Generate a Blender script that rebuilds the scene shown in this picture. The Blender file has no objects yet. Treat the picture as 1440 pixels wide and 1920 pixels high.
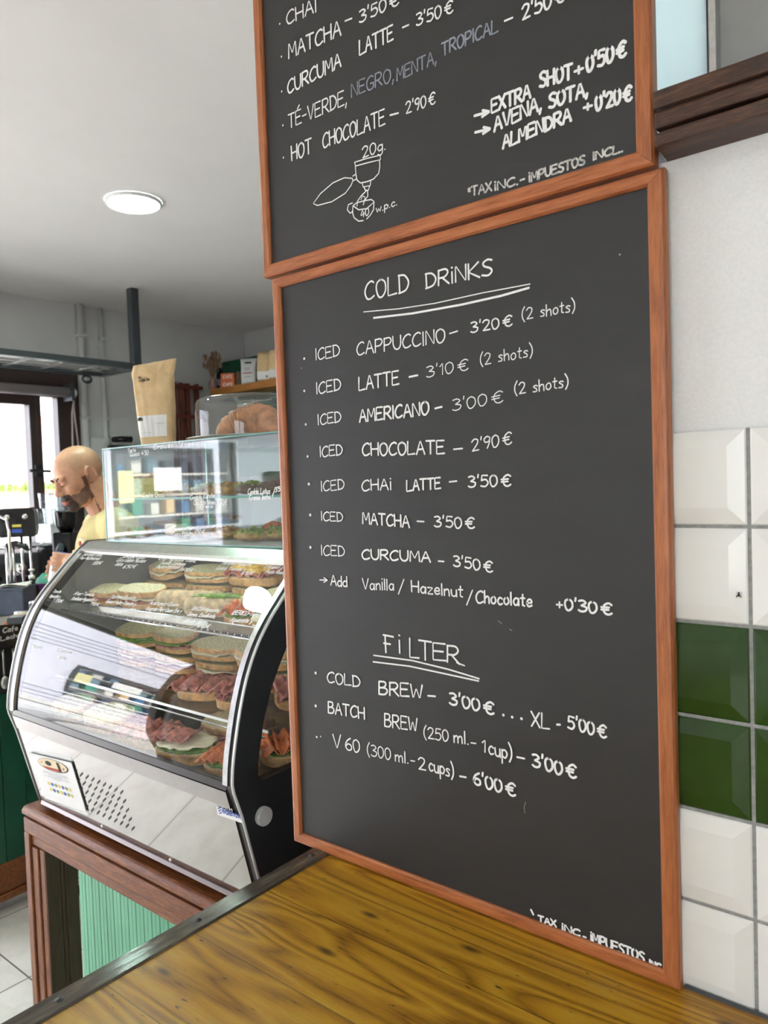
import bpy, bmesh, math, random
from mathutils import Vector, Matrix, noise
random.seed(7)
PI = math.pi
S = bpy.context.scene
COL = S.collection

# ------------------------------------------------------------------ camera
CZ = 1.65                      # lens height above the floor
YAW, PITCH, ROLL, FPX = 0.684038639, 0.0391135598, -0.0342542078, 1419.47905
_f = Vector((-math.sin(YAW)*math.cos(PITCH), math.cos(YAW)*math.cos(PITCH), -math.sin(PITCH)))
_r = _f.cross(Vector((0, 0, 1))).normalized()
_u = _r.cross(_f)
_c, _s = math.cos(ROLL), math.sin(ROLL)
CR = _c*_r + _s*_u
CU = -_s*_r + _c*_u
cam_d = bpy.data.cameras.new('camera')
cam = bpy.data.objects.new('camera', cam_d)
COL.objects.link(cam)
cam_d.sensor_fit = 'HORIZONTAL'
cam_d.sensor_width = 36.0
cam_d.lens = 36.0*FPX/1440.0
cam_d.clip_start = 0.02
cam_d.dof.use_dof = True
cam_d.dof.focus_distance = 1.15
cam_d.dof.aperture_fstop = 11.0
_m = Matrix((CR, CU, -_f)).transposed().to_4x4()
_m.translation = (0, 0, CZ)
cam.matrix_world = _m
S.camera = cam
S.cycles.transparent_max_bounces = 40

# ------------------------------------------------------------------ view, world, light
S.view_settings.view_transform = 'Standard'
S.view_settings.look = 'None'
S.view_settings.gamma = 1
S.view_settings.use_curve_mapping = False
S.view_settings.exposure = 0.10
SKY = 8.6
w = bpy.data.worlds.new('sky')
S.world = w
w.use_nodes = True
wn = w.node_tree.nodes
bg = wn['Background']
bg.inputs[0].default_value = (0.92, 0.96, 1.02, 1)
bg.inputs[1].default_value = SKY


sun = bpy.data.lights.new('sun', 'SUN')
sun.energy = 14.0
sun.angle = .02
sun.color = (1.0, .97, .92)
sun_o = bpy.data.objects.new('sun', sun)
sun_o.rotation_euler = (0, math.radians(52), 0)      # from +X: over this building's roof, onto the street
COL.objects.link(sun_o)


def portal(loc, rot, sx, sy):
    l = bpy.data.lights.new('daylight_portal', 'AREA')
    l.shape = 'RECTANGLE'
    l.size, l.size_y = sx, sy
    l.cycles.is_portal = True
    o = bpy.data.objects.new('daylight_portal', l)
    o.location = loc
    o.rotation_euler = rot
    COL.objects.link(o)


LW, BW, FW, RW = -4.38, 3.79, -3.0, 2.2      # left, back, front, right inner wall faces
CEIL = CZ + 1.15
WY = 0.840                                   # face of the wall that carries the boards
portal((LW-.1, -.3, CZ-.35), (0, -PI/2, 0), 2.6, 2.4)
portal((LW-.1, 1.9, CZ+.1), (0, -PI/2, 0), 1.2, 1.2)
portal((.3, FW-.1, 1.6), (PI/2, 0, 0), 1.8, 1.5)


# ------------------------------------------------------------------ pixel helpers (1440 x 1920 photograph -> planes of the room)
def ray(x, y):
    return CR*((x-720)/FPX) - CU*((y-960)/FPX) + _f


O0 = Vector((0, 0, CZ))


def onX(x, y, X):
    r = ray(x, y)
    return O0 + r*(X/r.x)


def onY(x, y, Y):
    r = ray(x, y)
    return O0 + r*(Y/r.y)


def onZ(x, y, Z):
    r = ray(x, y)
    return O0 + r*((Z-CZ)/r.z)


def onP(x, y, p0, n):
    r = ray(x, y)
    return O0 + r*((p0-O0).dot(n)/r.dot(n))


def atD(x, y, d):
    return O0 + ray(x, y)*d


def lin(c):
    def f(v):
        v /= 255.0
        return v/12.92 if v <= .04045 else ((v+.055)/1.055)**2.4
    return (f(c[0]), f(c[1]), f(c[2]), 1)


# ------------------------------------------------------------------ materials
def nmat(name):
    m = bpy.data.materials.new(name)
    m.use_nodes = True
    nt = m.node_tree
    return m, nt, nt.nodes['Principled BSDF']


def N(nt, t, **kw):
    n = nt.nodes.new(t)
    for k, v in kw.items():
        setattr(n, k, v)
    return n


def coords(nt, scale=(1, 1, 1), rot=(0, 0, 0)):
    tc = N(nt, 'ShaderNodeTexCoord')
    mp = N(nt, 'ShaderNodeMapping')
    mp.inputs['Scale'].default_value = scale
    mp.inputs['Rotation'].default_value = rot
    nt.links.new(tc.outputs['Object'], mp.inputs[0])
    return mp.outputs[0]


def ramp(nt, fac, stops):
    r = N(nt, 'ShaderNodeValToRGB')
    e = r.color_ramp.elements
    while len(e) < len(stops):
        e.new(.5)
    for i, (p, c) in enumerate(stops):
        e[i].position = p
        e[i].color = lin(c) if len(c) == 3 else c
    nt.links.new(fac, r.inputs[0])
    return r.outputs[0]


def bump(nt, b, h, strength, dist=.002):
    bp = N(nt, 'ShaderNodeBump')
    bp.inputs['Strength'].default_value = strength
    bp.inputs['Distance'].default_value = dist
    nt.links.new(h, bp.inputs['Height'])
    nt.links.new(bp.outputs[0], b.inputs['Normal'])


def noise_out(nt, v, scale, detail=4, rough=.55, dist=0.0):
    n = N(nt, 'ShaderNodeTexNoise')
    n.inputs['Scale'].default_value = scale
    n.inputs['Detail'].default_value = detail
    n.inputs['Roughness'].default_value = rough
    n.inputs['Distortion'].default_value = dist
    nt.links.new(v, n.inputs['Vector'])
    return n.outputs[0]


def plain(name, c, rough=.5, metal=0.0, var=.0, scale=30.0, bmp=0.0, spec=.5, coat=0.0):
    m, nt, b = nmat(name)
    b.inputs['Roughness'].default_value = rough
    b.inputs['Metallic'].default_value = metal
    b.inputs['Specular IOR Level'].default_value = spec
    b.inputs['Coat Weight'].default_value = coat
    v = coords(nt)
    no = noise_out(nt, v, scale)
    lo = tuple(max(0, x*(1-var)) for x in c)
    hi = tuple(min(255, x*(1+var)) for x in c)
    nt.links.new(ramp(nt, no, [(.3, lo), (.7, hi)]), b.inputs['Base Color'])
    if bmp:
        bump(nt, b, no, bmp)
    return m


def wood(name, cols, axis='X', rough=.4, scale=1.0, bmp=.2, stretch=14.0, spec=.5, ring=9.0):
    m, nt, b = nmat(name)
    b.inputs['Roughness'].default_value = rough
    b.inputs['Specular IOR Level'].default_value = spec
    sc = {'X': (1, stretch, stretch), 'Y': (stretch, 1, stretch), 'Z': (stretch, stretch, 1)}[axis]
    v = coords(nt, tuple(scale*s for s in sc))
    a = noise_out(nt, v, 3.0, 6, .65, .6)
    f = noise_out(nt, v, 14.0, 4, .6)
    mx = N(nt, 'ShaderNodeMix')
    mx.inputs[0].default_value = .4
    nt.links.new(a, mx.inputs[2])
    nt.links.new(f, mx.inputs[3])
    n = len(cols)
    nt.links.new(ramp(nt, mx.outputs[0], [(.32+.36*i/(n-1), c) for i, c in enumerate(cols)]), b.inputs['Base Color'])
    bump(nt, b, mx.outputs[0], bmp)
    return m


def emis(name, c, st):
    m, nt, b = nmat(name)
    b.inputs['Base Color'].default_value = lin(c)
    b.inputs['Emission Color'].default_value = lin(c)
    b.inputs['Emission Strength'].default_value = st
    return m


def thin_glass(name, tint=(1, 1, 1), ior=1.5, rough=0.0, haze=0.0, gain=1.0):
    """a pane: clear transmission plus a Fresnel mirror, with an optional faint pale diffuse haze"""
    m = bpy.data.materials.new(name)
    m.use_nodes = True
    nt = m.node_tree
    nt.nodes.clear()
    out = N(nt, 'ShaderNodeOutputMaterial')
    t = N(nt, 'ShaderNodeBsdfTransparent')
    t.inputs[0].default_value = (*tint, 1)
    g = N(nt, 'ShaderNodeBsdfGlossy')
    g.inputs['Roughness'].default_value = rough
    # Schlick's curve on the facing angle, the same from both sides of the pane
    lw = N(nt, 'ShaderNodeLayerWeight')
    lw.inputs[0].default_value = .5
    pw = N(nt, 'ShaderNodeMath', operation='POWER')
    nt.links.new(lw.outputs['Facing'], pw.inputs[0])
    pw.inputs[1].default_value = 5
    f0 = ((ior-1)/(ior+1))**2*gain
    mu = N(nt, 'ShaderNodeMath', operation='MULTIPLY_ADD')
    nt.links.new(pw.outputs[0], mu.inputs[0])
    mu.inputs[1].default_value = 1-f0
    mu.inputs[2].default_value = f0
    mu.use_clamp = True
    mx = N(nt, 'ShaderNodeMixShader')
    nt.links.new(mu.outputs[0], mx.inputs[0])
    nt.links.new(t.outputs[0], mx.inputs[1])
    nt.links.new(g.outputs[0], mx.inputs[2])
    last = mx.outputs[0]
    if haze:
        d = N(nt, 'ShaderNodeBsdfDiffuse')
        d.inputs[0].default_value = (.8, .85, .85, 1)
        m2 = N(nt, 'ShaderNodeMixShader')
        m2.inputs[0].default_value = haze
        nt.links.new(last, m2.inputs[1])
        nt.links.new(d.outputs[0], m2.inputs[2])
        last = m2.outputs[0]
    nt.links.new(last, out.inputs[0])
    return m


M = {}
M['plaster'] = plain('white_plaster', (232, 231, 229), .7, var=.015, scale=6, bmp=.0)
M['plaster_r'] = plain('white_rough_plaster', (236, 236, 235), .6, var=.015, scale=260, bmp=.25)
M['ceiling'] = plain('ceiling_paint', (232, 229, 226), .8, var=.01, scale=3)
M['greywall'] = plain('grey_wall_paint', (206, 205, 205), .65, var=.02, scale=4)
M['tile_w'] = plain('white_glazed_tile', (238, 237, 233), .12, var=.01, scale=12)
M['tile_g'] = plain('green_glazed_tile', (38, 66, 24), .10, var=.08, scale=20)
M['grout'] = plain('grey_grout', (150, 150, 148), .9, var=.1, scale=150, bmp=.3)
M['frame_v'] = wood('cedar_frame_upright', [(122, 66, 34), (168, 98, 56), (188, 118, 72)], 'Z', .38, 3.0, .25, 16)
M['frame_h'] = wood('cedar_frame_rail', [(120, 62, 32), (172, 100, 58), (192, 120, 76)], 'X', .38, 3.0, .25, 16)
M['dwood_x'] = wood('dark_varnished_wood_rail', [(66, 30, 10), (116, 64, 30), (160, 100, 56)], 'X', .42, 5.0, .45, 10, spec=.35)
M['dwood_z'] = wood('dark_varnished_wood_post', [(66, 32, 12), (118, 68, 36), (162, 106, 64)], 'Z', .42, 5.0, .45, 10, spec=.35)
M['dwood_in'] = wood('dark_wood_reveal', [(40, 26, 16), (66, 46, 30), (84, 60, 40)], 'Z', .5, 5.0, .3, 10)
M['beam'] = wood('weathered_dark_beam', [(30, 16, 9), (66, 38, 23), (106, 70, 46)], 'X', .5, 5, .6, 9)
M['white_ink'] = plain('chalk_marker_white', (240, 240, 238), .8, var=.04, scale=400, spec=.1)
M['grey_ink'] = plain('chalk_marker_thin_grey', (150, 156, 168), .8, var=.1, scale=400, spec=.1)
M['dull_ink'] = plain('chalk_marker_dull', (196, 194, 188), .8, var=.2, scale=300, spec=.1)
M['black'] = plain('black_enamel', (20, 21, 24), .35, var=.1, scale=8)
M['gloss_black'] = plain('gloss_black_plastic', (12, 12, 14), .15, var=.1, scale=8)
M['matt_black'] = plain('matt_black', (26, 26, 28), .6, var=.1, scale=30)
M['chrome'] = plain('polished_chrome', (225, 226, 228), .12, 1.0)
M['alu'] = plain('brushed_aluminium', (200, 200, 200), .3, 1.0, var=.05, scale=90)
M['steel'] = plain('satin_steel', (190, 188, 184), .28, 1.0, var=.04, scale=60)
M['mirror'] = plain('mirror_steel', (166, 163, 158), .035, 1.0, var=.01, scale=5)
M['band'] = plain('grey_anodised_band', (150, 146, 143), .22, 1.0, var=.03, scale=40)
M['silver'] = plain('silver_bead', (222, 224, 222), .3, .6)
M['graphite'] = plain('graphite_paint', (58, 62, 66), .4, var=.06, scale=40)
M['brown_frame'] = plain('dark_brown_window_profile', (58, 44, 42), .35, var=.05, scale=30)
M['doorgrey'] = plain('grey_sliding_door', (128, 130, 128), .3, var=.03)
M['band_dark'] = plain('dull_bottom_rail', (136, 128, 128), .35, .7)
M['glass'] = thin_glass('clear_pane', (.985, .995, .99), 1.5)
M['cglass'] = thin_glass('curved_display_glass', (.97, .99, .98), 1.55, gain=2.0)
M['box_glass'] = thin_glass('pastry_case_glass', (.93, .975, .96), 1.6, haze=.02, gain=1.1)
M['edge_glass'] = plain('green_glass_edge', (120, 168, 158), .1, var=.05, scale=20)
M['acrylic'] = thin_glass('clear_acrylic', (.97, .98, .98), 1.45, haze=.05, gain=1.3)
M['green'] = plain('mint_green_paint', (114, 182, 144), .45, var=.03, scale=8)
M['dgreen'] = plain('bottle_green_paint', (14, 74, 52), .4, var=.08, scale=8)
M['paper'] = plain('white_paper', (238, 238, 236), .8, var=.01)
M['kraft'] = plain('kraft_paper', (220, 190, 144), .7, var=.05, scale=40, bmp=.1)
M['ink'] = plain('black_print', (40, 38, 36), .8)
M['pale_ink'] = plain('pale_grey_print', (170, 170, 172), .8)
M['red_ink'] = plain('red_print', (176, 62, 52), .7)
M['cream_ink'] = plain('cream_print', (232, 214, 178), .7)
M['green_ink'] = plain('green_print', (120, 150, 90), .7)
M['blue_ink'] = plain('blue_print', (52, 84, 176), .6)
M['yellow_ink'] = plain('yellow_print', (220, 200, 90), .6)
M['orange'] = plain('orange_print_tin', (214, 104, 56), .45, var=.06)
M['purple'] = plain('purple_plastic', (86, 36, 110), .35)
M['teal'] = plain('teal_plastic', (70, 150, 128), .5)
M['redplastic'] = plain('red_plastic', (190, 60, 50), .5)
M['navy'] = plain('grey_blue_box', (70, 78, 96), .5, var=.08)
M['white_plastic'] = plain('white_plastic', (226, 226, 224), .35)
M['shelf_wood'] = wood('honey_shelf_wood', [(120, 72, 26), (160, 102, 42), (176, 118, 56)], 'X', .4, 2, .15, 10)
M['redwood'] = wood('red_brown_lattice_wood', [(70, 30, 20), (104, 48, 34), (120, 62, 44)], 'Z', .45, 2, .2, 10)
M['skin'] = plain('skin', (200, 146, 116), .45, var=.05, scale=40)
M['scalp'] = plain('shaved_scalp', (186, 140, 112), .4, var=.05, scale=60)
M['beard'] = plain('short_dark_beard', (62, 44, 36), .7, var=.25, scale=400, bmp=.3)
M['stubble'] = plain('stubbled_skin', (112, 82, 66), .6, var=.12, scale=300)
M['lip'] = plain('lips', (176, 104, 92), .45)
M['shirt'] = plain('khaki_cotton', (206, 186, 132), .85, var=.03, scale=60, bmp=.08)
M['trouser'] = plain('dark_cotton', (40, 42, 48), .85, var=.05)
M['shoe'] = plain('shoe_leather', (30, 28, 28), .5)
M['dark_hair'] = plain('dark_brow_hair', (44, 32, 26), .8)
M['lamp'] = emis('lit_lamp_diffuser', (240, 255, 248), 48.0)
M['lamp_rim'] = plain('white_lamp_rim', (235, 235, 235), .4)
# food
M['crumb'] = plain('bread_crumb', (234, 220, 182), .85, var=.14, scale=160, bmp=.5)
M['crumb2'] = plain('seeded_crumb', (222, 206, 164), .85, var=.22, scale=220, bmp=.5)
M['crust'] = plain('bread_crust', (208, 164, 112), .7, var=.2, scale=60, bmp=.4)
M['floured'] = plain('floured_crust', (214, 190, 152), .75, var=.18, scale=60, bmp=.4)
M['ham'] = plain('cured_ham', (182, 118, 108), .4, var=.34, scale=60, bmp=.3)
M['lettuce'] = plain('lettuce', (112, 150, 62), .5, var=.35, scale=60, bmp=.3)
M['salmon'] = plain('smoked_salmon', (222, 124, 78), .4, var=.2, scale=70, bmp=.3)
M['cheese'] = plain('soft_cheese', (238, 228, 198), .5, var=.05, scale=50, bmp=.2)
M['egg'] = plain('yellow_melted_cheese', (222, 176, 82), .5, var=.2, scale=60, bmp=.3)
M['tomato'] = plain('tomato', (186, 60, 40), .35, var=.15, scale=50)
M['choc'] = plain('dark_cookie', (96, 62, 40), .7, var=.3, scale=90, bmp=.5)
M['cookie'] = plain('golden_cookie', (196, 148, 88), .75, var=.2, scale=90, bmp=.5)
M['pist'] = plain('pistachio_topping', (128, 140, 48), .6, var=.35, scale=120, bmp=.5)
M['croissant'] = plain('croissant_crust', (178, 122, 80), .4, var=.25, scale=35, bmp=.3)
M['dry'] = plain('dried_grass', (140, 110, 84), .9, var=.2)
M['fly'] = plain('fly_body', (30, 28, 28), .4)
# street
M['road'] = plain('pale_road', (206, 204, 200), .9, var=.05, scale=2)
M['render'] = plain('pale_building_render', (226, 222, 214), .85, var=.03, scale=1)
M['brick'] = plain('pink_brick_render', (214, 140, 120), .85, var=.08, scale=3)
M['grass'] = plain('grass', (74, 104, 36), .9, var=.3, scale=8)
M['soil'] = plain('red_soil', (140, 84, 64), .9, var=.15, scale=6)
M['pale_yellow'] = plain('pale_yellow_print', (222, 216, 160), .8)
M['facade'] = plain('lavender_white_facade', (214, 214, 226), .85, var=.02, scale=1)
M['kerb'] = plain('kerb_stone', (150, 148, 146), .9, var=.05)
M['steelblue'] = plain('steel_blue_goods', (90, 130, 170), .6)
M['dark_pane'] = plain('dark_window_glass', (120, 150, 168), .08, var=.1, scale=1)


def chalkboard_mat():
    m, nt, b = nmat('chalkboard')
    v = coords(nt, (1, 1, 1))
    n1 = noise_out(nt, v, 2.2, 5, .6, 1.2)
    v2 = coords(nt, (2.5, 2.5, 9), (0, .5, 0))
    n2 = noise_out(nt, v2, 3.0, 6, .7, .8)
    mx = N(nt, 'ShaderNodeMix')
    mx.inputs[0].default_value = .5
    nt.links.new(n1, mx.inputs[2])
    nt.links.new(n2, mx.inputs[3])
    nt.links.new(ramp(nt, mx.outputs[0], [(.35, (42, 42, 42)), (.55, (46, 46, 46)), (.72, (56, 56, 57))]), b.inputs['Base Color'])
    b.inputs['Roughness'].default_value = .45
    b.inputs['Specular IOR Level'].default_value = .5
    return m


M['board'] = chalkboard_mat()


def planks_mat():
    """varnished yellow pine planks running along X"""
    m, nt, b = nmat('varnished_pine')
    tc = N(nt, 'ShaderNodeTexCoord')
    sp = N(nt, 'ShaderNodeSeparateXYZ')
    nt.links.new(tc.outputs['Object'], sp.inputs[0])
    # plank index -> a shift of the grain per plank
    dv = N(nt, 'ShaderNodeMath', operation='DIVIDE')
    nt.links.new(sp.outputs[1], dv.inputs[0])
    dv.inputs[1].default_value = .125
    fl = N(nt, 'ShaderNodeMath', operation='FLOOR')
    nt.links.new(dv.outputs[0], fl.inputs[0])
    frac = N(nt, 'ShaderNodeMath', operation='FRACT')
    nt.links.new(dv.outputs[0], frac.inputs[0])
    cb = N(nt, 'ShaderNodeCombineXYZ')
    ml = N(nt, 'ShaderNodeMath', operation='MULTIPLY')
    nt.links.new(fl.outputs[0], ml.inputs[0])
    ml.inputs[1].default_value = 3.7
    nt.links.new(ml.outputs[0], cb.inputs[0])
    nt.links.new(ml.outputs[0], cb.inputs[2])
    ad = N(nt, 'ShaderNodeVectorMath', operation='ADD')
    nt.links.new(tc.outputs['Object'], ad.inputs[0])
    nt.links.new(cb.outputs[0], ad.inputs[1])
    mp = N(nt, 'ShaderNodeMapping')
    mp.inputs['Scale'].default_value = (.75, 8.0, 8.0)
    nt.links.new(ad.outputs[0], mp.inputs[0])
    big = noise_out(nt, mp.outputs[0], 1.5, 2, .45, .5)
    # growth rings: contour lines of the large noise
    mr = N(nt, 'ShaderNodeMath', operation='MULTIPLY')
    nt.links.new(big, mr.inputs[0])
    mr.inputs[1].default_value = 24
    fr = N(nt, 'ShaderNodeMath', operation='PINGPONG')
    nt.links.new(mr.outputs[0], fr.inputs[0])
    fr.inputs[1].default_value = 1.0
    mp2 = N(nt, 'ShaderNodeMapping')
    mp2.inputs['Scale'].default_value = (5, 90, 90)
    nt.links.new(ad.outputs[0], mp2.inputs[0])
    fine = noise_out(nt, mp2.outputs[0], 4.0, 4, .6)
    mx = N(nt, 'ShaderNodeMix')
    mx.inputs[0].default_value = .52
    nt.links.new(fr.outputs[0], mx.inputs[2])
    nt.links.new(fine, mx.inputs[3])
    c = ramp(nt, mx.outputs[0], [(.14, (98, 56, 6)), (.34, (152, 104, 18)), (.6, (182, 132, 30)), (.85, (192, 148, 46))])
    # knots
    vo = N(nt, 'ShaderNodeTexVoronoi', voronoi_dimensions='2D')
    mp3 = N(nt, 'ShaderNodeMapping')
    mp3.inputs['Scale'].default_value = (3.2, 9.0, 1)
    nt.links.new(ad.outputs[0], mp3.inputs[0])
    nt.links.new(mp3.outputs[0], vo.inputs['Vector'])
    vo.inputs['Scale'].default_value = 1.0
    kn = ramp(nt, vo.outputs['Distance'], [(.015, (255, 255, 255)), (.065, (0, 0, 0))])
    mk = N(nt, 'ShaderNodeMix', data_type='RGBA')
    nt.links.new(kn, mk.inputs[0])
    nt.links.new(c, mk.inputs[6])
    mk.inputs[7].default_value = lin((88, 56, 16))
    # dark seams between planks and worn nicks
    sm = ramp(nt, frac.outputs[0], [(.0, (255, 255, 255)), (.018, (0, 0, 0))])
    nk = noise_out(nt, coords(nt, (40, 160, 1)), 1.0, 3, .6)
    nkr = ramp(nt, nk, [(.665, (0, 0, 0)), (.72, (255, 255, 255))])
    mxx = N(nt, 'ShaderNodeMath', operation='MAXIMUM')
    nt.links.new(sm, mxx.inputs[0])
    nt.links.new(nkr, mxx.inputs[1])
    ms = N(nt, 'ShaderNodeMix', data_type='RGBA')
    nt.links.new(mxx.outputs[0], ms.inputs[0])
    nt.links.new(mk.outputs[2], ms.inputs[6])
    ms.inputs[7].default_value = lin((58, 38, 14))
    nt.links.new(ms.outputs[2], b.inputs['Base Color'])
    b.inputs['Roughness'].default_value = .30
    b.inputs['Specular IOR Level'].default_value = .45
    bump(nt, b, mx.outputs[0], .4, .0015)
    return m


M['pine'] = planks_mat()


def floor_mat():
    m, nt, b = nmat('floor_tiles')
    tc = N(nt, 'ShaderNodeTexCoord')
    mp = N(nt, 'ShaderNodeMapping')
    mp.inputs['Location'].default_value = (2.58, -1.157, 0)
    nt.links.new(tc.outputs['Object'], mp.inputs[0])
    br = N(nt, 'ShaderNodeTexBrick')
    br.offset = 0
    br.inputs['Scale'].default_value = 1
    br.inputs['Mortar Size'].default_value = .0028
    br.inputs['Mortar Smooth'].default_value = .1
    br.inputs['Brick Width'].default_value = .45
    br.inputs['Row Height'].default_value = .45
    nt.links.new(mp.outputs[0], br.inputs['Vector'])
    no = noise_out(nt, mp.outputs[0], 7, 6, .65, .4)
    c = ramp(nt, no, [(.3, (214, 207, 198)), (.55, (232, 226, 218)), (.75, (240, 236, 230))])
    mx = N(nt, 'ShaderNodeMix', data_type='RGBA')
    nt.links.new(br.outputs['Fac'], mx.inputs[0])
    nt.links.new(c, mx.inputs[6])
    mx.inputs[7].default_value = lin((98, 92, 86))
    nt.links.new(mx.outputs[2], b.inputs['Base Color'])
    b.inputs['Roughness'].default_value = .35
    bump(nt, b, br.outputs['Fac'], -.3, .002)
    return m


M['floor'] = floor_mat()


def trim_mat():
    m, nt, b = nmat('worn_dark_edge_strip')
    v = coords(nt, (30, 4, 30))
    n = noise_out(nt, v, 2.5, 6, .7)
    n2 = noise_out(nt, coords(nt, (3, 3, 3)), 2.0, 2)
    nt.links.new(ramp(nt, n, [(.3, (44, 38, 32)), (.52, (84, 76, 66)), (.7, (128, 116, 100))]), b.inputs['Base Color'])
    nt.links.new(ramp(nt, n2, [(.3, (60, 60, 60)), (.7, (110, 110, 110))]), b.inputs['Roughness'])
    b.inputs['Roughness'].default_value = .3
    bump(nt, b, n, .35, .0015)
    return m


M['trim'] = trim_mat()


def frosted_mat():
    m = bpy.data.materials.new('frosted_glass')
    m.use_nodes = True
    nt = m.node_tree
    nt.nodes.clear()
    out = N(nt, 'ShaderNodeOutputMaterial')
    t = N(nt, 'ShaderNodeBsdfTranslucent')
    t.inputs[0].default_value = (.315, .355, .355, 1)
    g = N(nt, 'ShaderNodeBsdfGlossy')
    g.inputs['Roughness'].default_value = .2
    mx = N(nt, 'ShaderNodeMixShader')
    mx.inputs[0].default_value = .06
    nt.links.new(t.outputs[0], mx.inputs[1])
    nt.links.new(g.outputs[0], mx.inputs[2])
    nt.links.new(mx.outputs[0], out.inputs[0])
    return m


M['frosted'] = frosted_mat()


# ------------------------------------------------------------------ mesh helpers
class MB:
    def __init__(s):
        s.v, s.f, s.m = [], [], []
        s.mi = 0

    def add(s, vs, fs):
        o = len(s.v)
        s.v += [Vector(p) for p in vs]
        for f in fs:
            s.f.append([i+o for i in f])
            s.m.append(s.mi)
        return s

    def box(s, x0, x1, y0, y1, z0, z1):
        return s.add([(x, y, z) for x in (x0, x1) for y in (y0, y1) for z in (z0, z1)],
                     [(0, 1, 3, 2), (4, 6, 7, 5), (0, 4, 5, 1), (2, 3, 7, 6), (0, 2, 6, 4), (1, 5, 7, 3)])

    def hexa(s, a, b):
        """two matching quads joined into a solid"""
        return s.add(list(a)+list(b), [(3, 2, 1, 0), (4, 5, 6, 7)]+[(i, (i+1) % 4, (i+1) % 4+4, i+4) for i in range(4)])

    def prism(s, poly, vec):
        n = len(poly)
        vec = Vector(vec)
        p = [Vector(q) for q in poly]
        return s.add(p+[q+vec for q in p],
                     [list(range(n))[::-1], [i+n for i in range(n)]]+[(i, (i+1) % n, (i+1) % n+n, i+n) for i in range(n)])

    def tube(s, pts, r, n=8, closed=False, cap=True):
        pts = [Vector(p) for p in pts]
        k = len(pts)
        rr = r if isinstance(r, (list, tuple)) else [r]*k
        vs, fs = [], []
        t0 = (pts[1]-pts[0]).normalized()
        nrm = t0.orthogonal().normalized()
        for i, p in enumerate(pts):
            if closed:
                t = (pts[(i+1) % k]-pts[i-1]).normalized()
            else:
                t = (pts[min(i+1, k-1)]-pts[max(i-1, 0)]).normalized()
            nrm = (nrm - t*nrm.dot(t))
            nrm = nrm.normalized() if nrm.length > 1e-6 else t.orthogonal().normalized()
            b = t.cross(nrm)
            for j in range(n):
                a = 2*PI*j/n
                vs.append(p+(nrm*math.cos(a)+b*math.sin(a))*rr[i])
        m = k if closed else k-1
        for i in range(m):
            for j in range(n):
                a, b2 = i*n+j, i*n+(j+1) % n
                c, d = ((i+1) % k)*n+(j+1) % n, ((i+1) % k)*n+j
                fs.append((a, b2, c, d))
        if cap and not closed:
            fs.append(list(range(n))[::-1])
            fs.append([(k-1)*n+j for j in range(n)])
        return s.add(vs, fs)

    def lathe(s, prof, n=24, c=(0, 0, 0), ax=None, cap=True):
        """profile of (radius, height) spun about an axis through c"""
        c = Vector(c)
        q = Vector((0, 0, 1)).rotation_difference(Vector(ax)) if ax is not None else None
        vs, fs = [], []
        for r, z in prof:
            for j in range(n):
                a = 2*PI*j/n
                p = Vector((r*math.cos(a), r*math.sin(a), z))
                if q is not None:
                    p = q @ p
                vs.append(c+p)
        k = len(prof)
        for i in range(k-1):
            for j in range(n):
                fs.append((i*n+j, i*n+(j+1) % n, (i+1)*n+(j+1) % n, (i+1)*n+j))
        if cap and prof[0][0] > 1e-6:
            fs.append(list(range(n))[::-1])
        if cap and prof[-1][0] > 1e-6:
            fs.append([(k-1)*n+j for j in range(n)])
        return s.add(vs, fs)

    def ell(s, c, r, nu=20, nv=12, rot=None, fn=None):
        c = Vector(c)
        vs, fs = [], []
        for i in range(nv+1):
            th = PI*i/nv
            for j in range(nu):
                ph = 2*PI*j/nu
                d = Vector((math.sin(th)*math.cos(ph), math.sin(th)*math.sin(ph), math.cos(th)))
                k = fn(d) if fn else 1.0
                p = Vector((d.x*r[0], d.y*r[1], d.z*r[2]))*k
                if rot is not None:
                    p = rot @ p
                vs.append(c+p)
        for i in range(nv):
            for j in range(nu):
                fs.append((i*nu+j, (i+1)*nu+j, (i+1)*nu+(j+1) % nu, i*nu+(j+1) % nu))
        return s.add(vs, fs)

    def sheet(s, fn, nu, nv, th=0.0):
        vs = [Vector(fn(i/nu, j/nv)) for j in range(nv+1) for i in range(nu+1)]
        W = nu+1
        fs = [(j*W+i, j*W+i+1, (j+1)*W+i+1, (j+1)*W+i) for j in range(nv) for i in range(nu)]
        if not th:
            return s.add(vs, fs)
        nr = [Vector() for _ in vs]
        for f in fs:
            n = (vs[f[1]]-vs[f[0]]).cross(vs[f[3]]-vs[f[0]])
            for i in f:
                nr[i] += n
        k = len(vs)
        v2 = [p-(n.normalized()*th if n.length > 0 else Vector()) for p, n in zip(vs, nr)]
        f2 = [tuple(i+k for i in f[::-1]) for f in fs]
        edge = [i for i in range(W)]+[j*W+nu for j in range(1, nv+1)]+[nv*W+i for i in range(nu-1, -1, -1)]+[j*W for j in range(nv-1, 0, -1)]
        n = len(edge)
        f3 = [(edge[(i+1) % n], edge[i], edge[i]+k, edge[(i+1) % n]+k) for i in range(n)]
        return s.add(vs+v2, fs+f2+f3)


ORG = {}


def bb(mb):
    lo = Vector((min(p.x for p in mb.v), min(p.y for p in mb.v), min(p.z for p in mb.v)))
    hi = Vector((max(p.x for p in mb.v), max(p.y for p in mb.v), max(p.z for p in mb.v)))
    return lo, hi


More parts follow.
